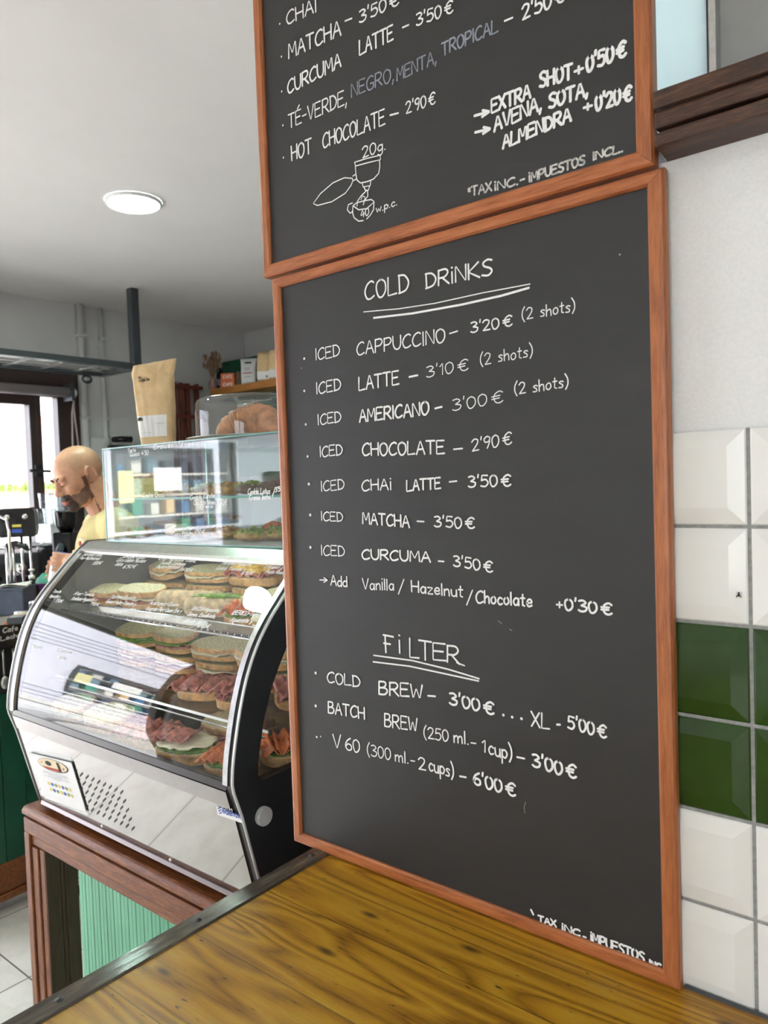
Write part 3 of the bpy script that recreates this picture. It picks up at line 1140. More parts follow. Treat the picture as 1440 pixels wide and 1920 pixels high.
class Page:
    """reads positions off a crop of the photograph (origin, scale) and writes on a board plane"""
    def __init__(s, par, y, ox, oy, sc):
        s.par, s.y, s.ox, s.oy, s.sc = par, y, ox, oy, sc

    def p(s, x, y):
        return onY(s.ox+x*s.sc, s.oy+y*s.sc, s.y)

    def line(s, name, items, ink='white_ink', whole=False):
        """every word, price and dot becomes a part of its own (a drawing stays whole)"""
        one = MB()
        for it in items:
            mb = one if whole else MB()
            if it[0] == '.':                       # dots
                for x, y, r in it[1:]:
                    mb = one if whole else MB()
                    a = s.p(x, y)
                    ribbon(mb, [a+NB*.0006], r*s.sc*.00098*2, NB)
                    if not whole:
                        obj('ink_dot', mb, M[ink], s.par)
                continue
            if it[0] == '~':                     # free stroke
                nm = 'ink_line'
                ribbon(mb, [s.p(x, y)+NB*.0006 for x, y in it[2]], it[1]*s.sc*.00076, NB)
            else:
                tx, x0, y0, x1, y1, h, wd = it
                nm = 'written_price' if '€' in tx else 'written_dash' if tx == '-' else 'written_word'
                a, b = s.p(x0, y0), s.p(x1, y1)
                cap = (s.p(x0, y0-h)-a).length
                write_on_plane(mb, tx, a, b, cap, wd*s.sc*.00076, UP, NB)
            if not whole:
                obj(nm, mb, M[ink], s.par)
        if whole:
            return obj(name, one, M[ink], s.par)


A = Page(upper, YQ, 470, 0, 770/1440)
A.line('handwriting', [('.', (103, 84, 3), (109, 199, 3), (110, 321, 3), (114, 440, 3), (116, 553, 3)),
                       ('CHAI', 128, 86, 232, 42, 46, 6), ('MATCHA', 135, 204, 318, 125, 50, 7), ('-', 333, 96, 358, 88, 50, 6), ("3'50€", 383, 82, 520, 16, 42, 6)])
A.line('handwriting', [('CURCUMA', 132, 330, 318, 234, 46, 7), ('LATTE', 384, 194, 500, 140, 50, 7), ('-', 535, 118, 557, 110, 44, 6), ("3'50€", 583, 92, 710, 44, 42, 5.5)])
A.line('handwriting', [('TÉ-VERDE,', 135, 450, 338, 366, 48, 5.5)])
A.line('handwriting', [('NEGRO,', 355, 340, 503, 284, 46, 5), ('MENTA,', 515, 284, 652, 222, 44, 5), ('TROPICAL', 672, 196, 868, 112, 44, 5.5)], 'grey_ink')
A.line('handwriting', [('-', 893, 98, 922, 88, 50, 6), ("2'50€", 955, 72, 1102, 2, 50, 6.5)])
A.line('handwriting', [('HOT', 145, 564, 215, 536, 50, 6.5), ('CHOCOLATE', 255, 520, 472, 436, 50, 6), ('-', 492, 426, 522, 420, 44, 6), ("2'90€", 547, 400, 648, 362, 40, 5)])
A.line('handwriting', [('>', 787, 426, 838, 412, 40, 8.5), ('EXTRA', 847, 396, 982, 344, 46, 8.5), ('SHOT', 1016, 308, 1128, 274, 50, 8.5), ('+', 1138, 275, 1166, 264, 46, 8), ("0'50€", 1180, 252, 1316, 196, 52, 9)])
A.line('handwriting', [('>', 790, 484, 842, 472, 40, 8.5), ('AVENA,', 856, 460, 1020, 386, 48, 8.5), ('SOTA,', 1048, 380, 1182, 334, 48, 8.5)])
A.line('handwriting', [('ALMENDRA', 886, 520, 1124, 424, 44, 8.5), ('+', 1170, 398, 1198, 390, 40, 7.5), ("0'20€", 1212, 388, 1336, 350, 50, 8.5)])
A.line('handwriting', [('*TAX', 765, 690, 846, 668, 30, 6), ('iNC.', 857, 668, 938, 648, 28, 6), ('-', 948, 650, 962, 646, 34, 6), ('iMPUESTOS', 978, 638, 1172, 576, 30, 6), ('iNCL.', 1202, 562, 1305, 532, 26, 6)], 'dull_ink')
A.line('chalk_drawing', [
    ('20g.', 394, 556, 474, 524, 38, 4.5),
    ('~', 4, [(366, 570), (410, 556), (455, 546), (457, 560), (410, 572), (370, 583), (366, 570)]),
    ('~', 4, [(368, 583), (370, 612), (374, 632), (386, 642), (410, 637), (432, 628), (450, 608), (454, 584), (453, 562)]),
    ('~', 4, [(393, 642), (395, 655), (420, 651), (422, 634)]), ('~', 4, [(398, 656), (404, 668), (414, 667), (418, 652)]),
    ('~', 4, [(406, 670), (388, 688), (376, 706), (374, 722)]), ('~', 4, [(411, 670), (412, 688), (400, 704), (396, 718)]),
    ('~', 4, [(388, 700), (394, 688), (402, 692), (398, 708)]),
    ('~', 4, [(360, 722), (380, 736), (408, 732), (434, 708), (424, 700), (400, 704), (372, 712), (360, 722)]),
    ('~', 4, [(360, 722), (358, 745), (364, 764), (380, 776), (396, 774)]), ('~', 4, [(434, 708), (432, 736), (420, 756), (408, 768)]),
    ('~', 4, [(358, 712), (344, 718), (340, 736), (350, 748), (360, 742)]),
    ('40', 388, 764, 416, 752, 24, 4), ('w.p.c.', 442, 746, 514, 720, 26, 4),
    ('~', 4, [(358, 626), (330, 624), (290, 642), (246, 680), (222, 714), (236, 721), (286, 708), (334, 678), (354, 650), (360, 634), (358, 626)]),
    ('~', 4, [(360, 618), (370, 612)]), ('~', 4, [(362, 634), (374, 628)])], whole=True)

B = Page(lower, YP, 540, 460, 600/1440)
B.line('handwriting', [('COLD', 350, 248, 545, 208, 78, 8), ('DRiNKS', 622, 194, 920, 130, 66, 8),
                       ('~', 4.5, [(342, 300), (500, 286), (660, 262), (880, 214), (1090, 175)]), ('~', 9, [(388, 327), (560, 307), (780, 268), (960, 228), (1085, 192)])])
B.line('handwriting', [('.', (75, 510, 5)), ('ICED', 127, 516, 235, 498, 50, 6), ('CAPPUCCINO', 312, 494, 708, 436, 56, 6.5), ('-', 730, 422, 768, 412, 50, 6), ("3'20€", 825, 393, 1010, 362, 46, 6), ('(2 shots)', 1056, 336, 1292, 296, 50, 4.5)])
B.line('handwriting', [('.', (75, 655, 5)), ('ICED', 130, 669, 240, 652, 50, 6.5), ('LATTE', 322, 652, 500, 624, 58, 8), ('-', 548, 618, 588, 612, 52, 8.5), ("3'10€", 625, 596, 812, 560, 48, 4.5), ('(2 shots)', 868, 540, 1102, 498, 50, 4.5)])
B.line('handwriting', [('.', (82, 806, 5)), ('ICED', 137, 808, 240, 794, 46, 6), ('AMERICANO', 324, 796, 636, 760, 54, 9), ('-', 665, 756, 697, 750, 46, 8), ("3'00€", 743, 746, 968, 706, 50, 4.5), ('(2 shots)', 1022, 672, 1262, 636, 50, 5)])
B.line('handwriting', [('.', (90, 950, 5)), ('ICED', 146, 952, 247, 942, 46, 6.5), ('CHOCOLATE', 338, 946, 705, 936, 54, 8), ('-', 748, 940, 790, 938, 50, 7), ("2'90€", 830, 928, 1008, 892, 52, 5.5)])
C = Page(lower, YP, 540, 860, 700/1440)
C.line('handwriting', [('.', (82, 98, 5)), ('ICED', 130, 126, 218, 118, 38, 5), ('CHAi', 287, 124, 400, 118, 40, 6), ('LATTE', 460, 124, 590, 114, 40, 7), ('-', 625, 108, 655, 106, 40, 6), ("3'50€", 698, 110, 860, 104, 42, 6)])
C.line('handwriting', [('.', (87, 217, 5)), ('ICED', 130, 238, 213, 242, 34, 5), ('MATCHA', 290, 250, 470, 264, 42, 7), ('-', 500, 260, 528, 263, 38, 6), ("3'50€", 566, 262, 720, 270, 40, 6)])
C.line('handwriting', [('.', (88, 342, 5)), ('ICED', 130, 371, 220, 376, 38, 5), ('CURCUMA', 288, 386, 550, 398, 36, 7), ('-', 582, 411, 604, 414, 36, 6), ("3'50€", 640, 414, 790, 438, 40, 6)])
C.line('handwriting', [('>', 125, 484, 154, 485, 32, 5), ('Add', 167, 488, 230, 495, 38, 6), ('Vanilla', 290, 502, 410, 508, 40, 5.5), ('/', 427, 516, 450, 518, 48, 5), ('Hazelnut', 478, 512, 676, 534, 42, 6), ('/', 690, 558, 714, 562, 50, 5), ('Chocolate', 727, 554, 942, 571, 46, 6.5), ('+', 1038, 584, 1060, 586, 42, 6), ("0'30€", 1070, 581, 1250, 602, 42, 7)])
C.line('handwriting', [('F', 372, 744, 410, 752, 66, 7.5), ('i', 428, 750, 436, 751, 66, 7), ('L', 472, 766, 506, 772, 72, 7), ('T', 508, 770, 556, 778, 72, 7), ('E', 562, 774, 610, 780, 64, 7), ('R', 616, 782, 662, 790, 64, 7), ('~', 5, [(652, 786), (682, 798)]),
                       ('~', 6, [(332, 758), (480, 778), (620, 812), (738, 848)]), ('~', 6, [(330, 783), (470, 800), (620, 832), (736, 857)])])
Dp = Page(lower, YP, 540, 1160, 700/1440)
Dp.line('handwriting', [('.', (108, 209, 5)), ('COLD', 154, 244, 280, 264, 40, 6.5), ('BREW', 353, 290, 520, 306, 48, 7.5), ('-', 542, 318, 572, 322, 46, 7), ("3'00€", 625, 328, 795, 370, 44, 8), ('.', (832, 371, 4), (866, 379, 4), (902, 385, 4)), ('XL', 941, 412, 1010, 426, 56, 6), ('-', 1040, 430, 1052, 432, 50, 7), ("5'00€", 1082, 420, 1228, 460, 46, 7)])
Dp.line('handwriting', [('.', (108, 336, 5)), ('BATCH', 157, 362, 297, 386, 42, 7), ('BREW', 375, 412, 500, 436, 48, 6.5), ('(250', 526, 458, 620, 474, 42, 5), ('ml.', 642, 476, 698, 484, 46, 5.5), ('-', 708, 496, 728, 500, 40, 5), ('1', 752, 510, 764, 514, 44, 5.5), ('cup)', 776, 520, 865, 546, 54, 6), ('-', 886, 556, 916, 564, 48, 6.5), ("3'00€", 945, 570, 1112, 616, 48, 8)])
Dp.line('handwriting', [('.', (112, 456, 4), (127, 454, 2.5)), ('V', 176, 495, 206, 498, 50, 6), ('60', 224, 504, 278, 516, 46, 6), ('(300', 308, 524, 398, 544, 42, 5), ('ml.', 416, 548, 466, 558, 42, 5.5), ('-', 476, 566, 492, 570, 40, 5), ('2', 506, 580, 532, 586, 46, 5.5), ('cups)', 545, 584, 640, 612, 50, 6), ('-', 665, 628, 690, 634, 46, 7), ("6'00€", 718, 636, 878, 686, 46, 8)])
Ep = Page(lower, YP, 900, 1500, .375)
Ep.line('handwriting', [('~', 10, [(257, 548), (268, 570)]), ('TAX', 294, 606, 382, 632, 30, 8.5), ('iNC', 412, 648, 500, 680, 30, 8.5), ('-', 518, 698, 532, 704, 34, 8), ('iMPUESTOS', 556, 706, 822, 808, 44, 9), ('iNC', 850, 820, 905, 842, 22, 9)])
# faint scratches and stray dots of marker
Dp.line('stray_marks', [('~', 1.6, [(812, 8), (826, 18)]), ('~', 1.6, [(856, 40), (866, 46)]), ('~', 1.3, [(918, 705), (912, 728), (916, 750)])], 'dull_ink')
B.line('stray_marks', [('~', 2.2, [(1326, -187), (1327, -183)]), ('.', (1494, 42, 2.5), (62, 553, 2))], 'dull_ink')

# ================================================================== yellow counter
tx0 = -.812
Yw_, Ye_ = GY-.0085, -.55
ct = thing('counter', 'yellow varnished pine counter with a dark edge strip, under the lower menu board', 'counter', (.2, .2, 0))
# plank seams sit on multiples of .125 m in the texture: the plank top is one joined board
mb = MB().box(tx0, 1.3, Ye_, Yw_, CT-.035, CT)
obj('counter_top', mb, M['pine'], ct)
tb = onZ(24, 1920, CT)
sx = -.843
mb = MB()
mb.prism([(sx, Ye_, CT-.04), (sx, Ye_, CT+.0005), (sx+.003, Ye_, CT+.003), (tx0+.002, Ye_, CT+.003), (tx0+.004, Ye_, CT+.0005), (tx0+.004, Ye_, CT), (tx0, Ye_, CT), (tx0, Ye_, CT-.04)], (0, Yw_-Ye_, 0))
strip = obj('edge_strip', mb, M['trim'], ct)
for px, py in ((388, 1735), (125, 1887), (585, 1604)):
    c = onZ(px, py, CT+.003)
    c.x = (sx+tx0)/2+.002
    obj('screw', MB().lathe([(.0, .0012), (.0022, .0012), (.0024, .0002), (.0042, .0008), (.005, 0), (.005, -.002)], 14, c), M['graphite'], strip, smooth=True)
mb = MB().box(-.60, 1.2, -.1, Yw_, 0, CT-.035)
obj('counter_base', mb, M['dwood_z'], ct)
# dark sealant line against the tiles
obj('back_bead', MB().prism([(-.274, Yw_, CT), (-.274, Yw_-.003, CT), (-.274, Yw_, CT+.003)], (1.5, 0, 0)), M['graphite'], ct)

# ================================================================== wooden counter under the display case
WT = CZ-.815
fy = .897
wc = thing('display_counter', 'dark varnished wooden counter frame with mint green boarding under the display case', 'counter', (-1.45, 1.2, 0))
xl, xr = -1.992, -.90
t0 = WT-.049
obj('counter_top', MB().prism([(xl, fy+.012, WT-.03), (xl, fy, WT-.018), (xl, fy, WT-.010), (xl, fy+.006, WT-.002), (xl, fy+.012, WT), (xl, 1.50, WT), (xl, 1.50, WT-.03)], (xr-xl, 0, 0)), M['dwood_x'], wc, bevel=.002)
# stepped top rail
obj('top_rail', MB().prism([(xl, fy+.004, WT-.03), (xl, fy+.004, WT-.068), (xl, fy+.010, WT-.072), (xl, fy+.010, WT-.097), (xl, fy+.05, WT-.103), (xl, fy+.05, WT-.03)], (xr-xl, 0, 0)), M['dwood_x'], wc, bevel=.0025)
for (a, b, y) in ((xl, xl+.028, fy+.003), (xl+.030, xl+.060, fy+.008), (xl+.062, xl+.0865, fy+.012)):
    obj('stile', MB().box(a, b, y, fy+.05, 0, WT-.103 if a > xl+.01 else WT-.068), M['dwood_z'], wc, bevel=.003)
# shallow reveal: two dark boards side by side
rx = xl+.092
obj('reveal_board', MB().box(rx-.02, rx, fy+.051, fy+.062, 0, WT-.10).box(rx-.005, rx, fy+.012, fy+.05, 0, WT-.104), M['dwood_in'], wc, bevel=.002)
obj('reveal_board', MB().box(rx-.02, rx+.001, fy+.0625, fy+.097, 0, WT-.10), M['dwood_in'], wc, bevel=.003)
gy_ = fy+.235
gxl = onY(150, 1700, gy_).x
mb = MB()
x = gxl
k = 0
while x < xr:
    wd_ = .038
    mb.prism([(x+.0012, gy_+.003, 0), (x+.0022, gy_, 0), (x+wd_*.5-.0012, gy_, 0), (x+wd_*.5, gy_+.0012, 0), (x+wd_*.5+.0012, gy_, 0), (x+wd_-.0022, gy_, 0), (x+wd_-.0012, gy_+.003, 0), (x+wd_-.0012, gy_+.012, 0), (x+.0012, gy_+.012, 0)], (0, 0, WT-.05))
    mb.box(x-.0012, x+.0012, gy_+.004, gy_+.012, 0, WT-.05)
    x += wd_
obj('green_boarding', mb, M['green'], wc)
obj('back_board', MB().box(gxl+.1, xr, gy_+.16, gy_+.18, 0, WT-.05), M['dwood_in'], wc)
obj('end_post', MB().box(xr-.08, xr, fy+.004, fy+.05, 0, WT-.103), M['dwood_z'], wc, bevel=.003)

# ================================================================== refrigerated display case
from mathutils.geometry import tessellate_polygon
XL, XE = -1.950, -1.073
prof0 = [(.862, -.540), (.866, -.500), (.876, -.450), (.889, -.400), (.908, -.346), (.934, -.296), (.966, -.255), (.998, -.222), (1.031, -.189), (1.065, -.157)]
PROF = [(y, CZ+z) for y, z in catmull(prof0, 6)]
ARC = [0.0]
for a, b in zip(PROF, PROF[1:]):
    ARC.append(ARC[-1]+math.hypot(b[0]-a[0], b[1]-a[1]))


def plate(polys, fix, th, axis='X'):
    """a plate with holes, cut from 2-D outlines (y, z), at X = fix with thickness th along X"""
    mb = MB()
    tri = tessellate_polygon([[Vector((a, b, 0)) for a, b in p] for p in polys])
    flat = [q for p in polys for q in p]
    n = len(flat)
    vs = [(fix, a, b) for a, b in flat]+[(fix+th, a, b) for a, b in flat]
    fs = [tuple(t) for t in tri]+[tuple(i+n for i in t[::-1]) for t in tri]
    o = 0
    for p in polys:
        k = len(p)
        for i in range(k):
            fs.append((o+i, o+(i+1) % k, o+(i+1) % k+n, o+i+n))
        o += k
    return mb.add(vs, fs)


def arc_pt(s):
    s = max(0, min(ARC[-1], s))
    for i in range(len(ARC)-1):
        if s <= ARC[i+1]:
            t = (s-ARC[i])/(ARC[i+1]-ARC[i])
            a, b = PROF[i], PROF[i+1]
            d = Vector((0, b[0]-a[0], b[1]-a[1])).normalized()
            return Vector((0, a[0]+(b[0]-a[0])*t, a[1]+(b[1]-a[1])*t)), Vector((0, -d.z, d.y))


def on_glass(px, py):
    r = ray(px, py)
    for i in range(len(PROF)-1):
        a, b = PROF[i], PROF[i+1]
        dy, dz = b[0]-a[0], b[1]-a[1]
        # t*r.y = a0 + k*dy ; CZ + t*r.z = a1 + k*dz
        det = r.y*(-dz)-(-dy)*r.z
        t = (a[0]*(-dz)-(-dy)*(a[1]-CZ))/det
        k = (r.y*(a[1]-CZ)-r.z*a[0])/det
        if -.001 <= k <= 1.001 and t > 0:
            return t*r.x, ARC[i]+k*(ARC[i+1]-ARC[i])
    return t*r.x, ARC[-1]


dc = thing('display_case', 'black and steel refrigerated display case with curved glass full of sandwiches', 'display case', ((XL+XE)/2, 1.2, WT))
cb_, YB = CZ-.80, 1.46
outer = [(.929, cb_), (.878, CZ-.600)]+[(y-.004, z) for y, z in PROF]+[(1.092, CZ-.131), (YB, CZ-.131), (YB, cb_)]
hole = []
for px, py in ((538, 1212), (523, 1250), (510, 1287), (495, 1349), (486, 1412), (484, 1453), (488, 1466), (498, 1466)):
    q = onX(px, py, XE)
    hole.append((q.y, q.z))
q = onX(548, 1438, XE)
zb = q.z
hole[-1] = (hole[-2][0]+.008, zb-.001)
hole[-2] = (hole[-2][0], zb+.006)
hole += [(1.36, zb), (1.375, zb+.012), (1.375, CZ-.20), (1.36, CZ-.188), (1.09, CZ-.188), (1.045, CZ-.235)]
for k_, X_ in ((0, XE-.022), (1, XL)):
    e = obj('end_panel', plate([outer, hole] if k_ == 0 else [outer], X_, .022), M['black'], dc)
    if k_:
        obj('end_lining', plate([[(y+(.02 if y < 1.2 else -.012), z+(.01 if z < CZ-.5 else -.02)) for y, z in outer]], X_+.0222, .002), M['doorgrey'], e)
        continue
    obj('end_window', plate([[(y, z) for y, z in hole]], X_+.007, .003), M['glass'], e)
# silver bead along the front edge of the end panels
for X_, dx in ((XE-.0035, 1), (XL+.0015, -1)):
    path = [(y-.003, z) for y, z in PROF]
    lowp = [(.929, cb_+.002), (.878, CZ-.600), (.862, CZ-.552)]
    obj('silver_bead', MB().tube([(X_+dx*.0025, y-.0008, z) for y, z in lowp+path[1:]], .0030, 8), M['silver'], dc, smooth=True)
    # flat silver retaining strip on the glass
    mb = MB()
    xs = X_-dx*(.016 if dx > 0 else .024)
    pts = [arc_pt(s*ARC[-1]/40) for s in range(41)]
    vs, fs = [], []
    for p, n in pts:
        q = p-n*0
        for w_ in (-.0068, .0068):
            for h in (-.001, .0062):
                vs.append(Vector((xs+w_, q.y, q.z))+n*h)
    for i in range(40):
        b0, b1 = i*4, i*4+4
        for a, b in ((0, 1), (1, 3), (3, 2), (2, 0)):
            fs.append((b0+a, b0+b, b1+b, b1+a))
    mb.add(vs, fs)
    obj('glass_retaining_strip', mb, M['alu'], dc, smooth=False)
# curved glass
mb = MB()
gx0, gx1 = XL+.022, XE-.022
mb.sheet(lambda u, v: (gx0+(gx1-gx0)*u, *arc_pt(v*ARC[-1])[0][1:]), 8, 48)
cg = obj('curved_glass', mb, M['cglass'], dc, smooth=True, weld=True)
# steel nosing and roof
obj('steel_nosing', MB().prism([(gx0, 1.060, CZ-.163), (gx0, 1.058, CZ-.156), (gx0, 1.062, CZ-.150), (gx0, 1.088, CZ-.1335), (gx0, 1.096, CZ-.132), (gx0, 1.14, CZ-.132), (gx0, 1.14, CZ-.150), (gx0, 1.080, CZ-.160)], (gx1-gx0, 0, 0)), M['steel'], dc)
obj('roof', MB().box(gx0, gx1, 1.14, YB, CZ-.146, CZ-.132), M['steel'], dc)
# band below the glass
obj('glass_gasket', MB().prism([(gx0, .8595, CZ-.537), (gx0, .8605, CZ-.553), (gx0, .875, CZ-.553), (gx0, .875, CZ-.537)], (gx1-gx0, 0, 0)), M['gloss_black'], dc)
obj('front_band', MB().prism([(gx0, .8585, CZ-.5535), (gx0, .868, CZ-.588), (gx0, .884, CZ-.588), (gx0, .884, CZ-.5535)], (gx1-gx0, 0, 0)), M['band'], dc)
# mirror-polished front panel leaning back towards its foot
pa, pb = Vector((0, .872, CZ-.588)), Vector((0, .924, CZ-.800))
obj('front_panel', MB().prism([(gx0, pa.y, pa.z), (gx0, pb.y, pb.z), (gx0, pb.y+.01, pb.z), (gx0, pa.y+.01, pa.z)], (gx1-gx0, 0, 0)), M['mirror'], dc)
pn = Vector((0, -(pa.z-pb.z), pa.y-pb.y)).normalized()
if pn.y > 0:
    pn = -pn
pu = (pa-pb).normalized()
obj('bottom_rail', MB().prism([(gx0, .9215, CZ-.792), (gx0, .918, CZ-.800), (gx0, .923, CZ-.802), (gx0, .93, CZ-.797)], (gx1-gx0, 0, 0)), M['band_dark'], dc)
for px, py in ((192, 1549), (320, 1612)):
    c = onP(px, py, pb, pn)
    obj('fixing_button', MB().lathe([(.0, .003), (.003, .0025), (.0042, 0)], 12, c, pn), M['silver'], dc, smooth=True)
for x, y in ((-1.83, .95), (-1.16, .95), (-1.83, 1.38), (-1.16, 1.38)):
    obj('foot', MB().lathe([(.015, 0), (.018, .002), (.017, .012), (.012, .0155)], 18, (x, y, WT)), M['white_plastic'], dc, smooth=True)
# vent slots
mb = MB()


def Zp(x, y):
    return onP(40+x*.1597, 1390+y*.1597, pb, pn)


for r_ in range(5):
    for c_ in range(9):
        u, v = c_/8, r_/4
        cx = 640+(1180-640)*u+(770-640)*v*1.0+(1315-1180-130)*u*v
        cy = 362+(600-362)*u+(775-362)*v+(1025-600-413)*u*v
        e = [(-16, -16), (6, -40), (18, 2), (-4, 38)]
        mb.add([Zp(cx+a-2, cy+b)+pn*.0006 for a, b in ((-16, 28), (-17, -2), (16, -34), (17, -4))], [(0, 1, 2, 3)])
obj('vent_grille', mb, M['matt_black'], dc)
# carcass: deck, base, back
obj('deck', MB().box(gx0, gx1, .885, YB-.01, CZ-.592, CZ-.577), M['steel'], dc)
obj('back_door', MB().box(gx0, (gx0+gx1)/2+.01, YB-.012, YB-.006, CZ-.577, CZ-.146), M['doorgrey'], dc)
obj('back_door', MB().box((gx0+gx1)/2-.01, gx1, YB-.005, YB, CZ-.577, CZ-.146), M['doorgrey'], dc)
obj('base_tray', MB().box(gx0, gx1, .94, YB-.01, CZ-.797, CZ-.785), M['matt_black'], dc)
# knob on the end panel
c = onX(491.5, 1529, XE)
obj('thermostat_knob', MB().lathe([(.0175, 0), (.0178, .008), (.0165, .0105), (0, .011)], 28, c, (1, 0, 0)), plain('grey_plastic_knob', (172, 172, 170), .35), dc, smooth=False)
# maker's sticker: three slanted bars and a word
def Zs(x, y, l=.0006):
    return onP(400+x*.1528, 1480+y*.1528, pb, pn)+pn*l


st = obj('maker_sticker', MB().add([Zs(55, 310), Zs(352, 412), Zs(346, 339), Zs(40, 195)], [(0, 1, 2, 3)]), M['paper'], dc)
mb = MB()
for k_ in range(3):
    y0 = 218+k_*30
    x0 = 56+k_*9
    mb.add([Zs(x0, y0+10, .001), Zs(x0+30, y0-6, .001), Zs(x0+38, y0+6, .001), Zs(x0+10, y0+22, .001)], [(0, 1, 2, 3)])
write_on_plane(mb, 'edenox', Zs(125, 284), Zs(345, 352), (Zs(125, 215)-Zs(125, 284)).length, .0022, pu, pn, 1.1, .001)
obj('sticker_print', mb, M['blue_ink'], st)
# upper wire shelf, its tray rim, glass shelf below
us, ms, ds = CZ-.306, CZ-.470, CZ-.577
mb = MB()
fyw = .995
mb.tube([(gx0+.01, fyw, us), (gx1-.01, fyw, us)], .0026, 6)
mb.tube([(gx0+.01, YB-.06, us), (gx1-.01, YB-.06, us)], .003, 6)
for i in range(38):
    x = gx0+.015+(gx1-gx0-.03)*i/37
    mb.tube([(x, fyw+.001, us+.007), (x, fyw+.001, us+.001), (x, YB-.06, us+.001)], .0013, 5)
wsh = obj('wire_shelf', mb, M['chrome'], dc, smooth=True)
tr_ = MB()
tx_0, tx_1 = gx0+.03, gx1-.03
tr_.box(tx_0, tx_1, 1.01, 1.40, us+.003, us+.006)
tr_.box(tx_0, tx_1, 1.008, 1.010, us+.003, us+.022)
tr_.box(tx_0, tx_0+.002, 1.010, 1.40, us+.003, us+.022)
tr_.box(tx_1-.002, tx_1, 1.010, 1.40, us+.003, us+.022)
ut = thing('sandwich_tray', 'long clear tray on the wire shelf in the display case', 'tray', ((tx_0+tx_1)/2, 1.2, us+.003))
obj('tray_body', tr_, M['acrylic'], ut)
obj('tray_rim', MB().tube([(tx_0, 1.40, us+.022), (tx_0, 1.009, us+.022), (tx_1, 1.009, us+.022), (tx_1, 1.40, us+.022)], .0016, 6), M['chrome'], ut, smooth=True)
gs = obj('glass_shelf', MB().box(gx0+.003, gx1, .968, YB-.04, ms-.006, ms), M['glass'], dc)
obj('shelf_edge', MB().box(gx0+.003, gx1, .966, .968, ms-.006, ms), M['silver'], gs)
obj('price_rail', MB().tube([(gx0, .958, ms-.012), (gx1, .958, ms-.012)], .002, 6), M['chrome'], dc, smooth=True)
# unseen lamp added under the roof to brighten the food
obj('added_lamp_tube', MB().tube([(gx0+.1, 1.12, CZ-.160), (gx1-.1, 1.12, CZ-.160)], .007, 10), emis('added_case_lamp', (240, 250, 240), 9.0), dc, smooth=True)

# white pen writing on the curved glass
def glass_text(items, ox, oy, sc, name='glass_writing'):
    mb = MB()
    for tx, x0, y0, x1, y1, h, wd in items:
        Xa, sa = on_glass(ox+x0*sc, oy+y0*sc)
        Xb, sb = on_glass(ox+x1*sc, oy+y1*sc)
        Xc, sc_ = on_glass(ox+x0*sc+h*sc*.25, oy+(y0-h)*sc)
        cap = max(.004, sc_-sa)
        lean = .35*cap
        stx, W = layout(tx, .8)
        for s_ in stx:
            pts = []
            for x, y in s_:
                p, n = arc_pt(sa+(sb-sa)*x/W+cap*y/6)
                pts.append((Vector((Xa+(Xb-Xa)*x/W+lean*y/6, p.y, p.z))+n*.0012, n))
            for (a, n), (b, _) in zip(pts, pts[1:]):
                ribbon(mb, [a, b], wd*sc*.0014, n)
    return obj(name, mb, M['white_ink'], cg)


glass_text([('Sobrasada-Queso', 85, 78, 212, 82, 20, 4), ('Pan-Multicereal', 62, 103, 196, 106, 20, 4), ("5'00€", 152, 138, 206, 136, 20, 4)], 130, 1020, .2847)
glass_text([('Schnitzel-Queso', 345, 92, 496, 100, 20, 4), ('Curry-Salata Mostaza', 310, 116, 496, 124, 22, 4), ('Salata', 300, 142, 346, 146, 20, 4), ("6'50€", 350, 162, 432, 160, 22, 4)], 130, 1020, .2847)
glass_text([('Lomo-Aguacate-Queso,', 590, 105, 832, 122, 20, 4), ('Tomate Canonigos', 595, 134, 760, 145, 22, 4), ('Pesto-Mostaza y', 568, 163, 742, 164, 22, 4), ("6'90€", 738, 178, 805, 186, 20, 4)], 130, 1020, .2847)
glass_text([('Sobrasada Aguacate', 1000, 134, 1195, 148, 20, 4), ('Queso Tomate y', 966, 168, 1156, 182, 20, 4), ("6'90€", 1130, 204, 1206, 206, 22, 4)], 130, 1020, .2847)
glass_text([('3 Quesos y', 1284, 160, 1400, 168, 24, 4), ('Pesto Rosso', 1290, 194, 1412, 202, 22, 4)], 130, 1020, .2847)
glass_text([('Tomate', 730, 525, 838, 532, 40, 8), ('Aguacate y', 685, 592, 828, 602, 42, 8), ("5'50€", 770, 660, 856, 668, 40, 8)], 0, 1040, .1354)
glass_text([('Atun-Tomate', 32, 336, 160, 346, 22, 4), ('Aceituna-Aguacate y', 14, 370, 176, 380, 24, 4), ("7'00€", 138, 404, 190, 408, 18, 4)], 130, 1020, .2847)
glass_text([('Jamon-Rucula', 268, 358, 432, 366, 22, 4), ('Queso-Pesto-Tomate y', 240, 388, 432, 410, 24, 4), ("6'90€", 392, 444, 446, 452, 20, 4)], 130, 1020, .2847)
glass_text([('Aceitunas-Queso', 525, 400, 718, 412, 24, 4), ('Vinagreta-Pera-Queso Brie y', 500, 438, 736, 456, 26, 4), ("6'90€", 680, 498, 736, 502, 20, 4)], 130, 1020, .2847)
glass_text([('BACON-Aguacate,', 808, 436, 986, 452, 24, 4.5), ('Jamon, Escalivada,', 778, 474, 960, 490, 24, 4.5), ('Pesto y', 764, 518, 862, 526, 22, 4.5), ("6'90€", 844, 550, 918, 556, 22, 4.5)], 130, 1020, .2847)
glass_text([('IBERICO-Tomate', 1070, 466, 1276, 482, 28, 5), ('Aguacate y', 1060, 512, 1202, 522, 28, 5), ("7'00€", 1198, 552, 1256, 562, 18, 4.5)], 130, 1020, .2847)
glass_text([('Tofu', 410, 1165, 490, 1168, 30, 6), ('Vegano', 440, 1275, 570, 1300, 44, 6)], 0, 1040, .1354)
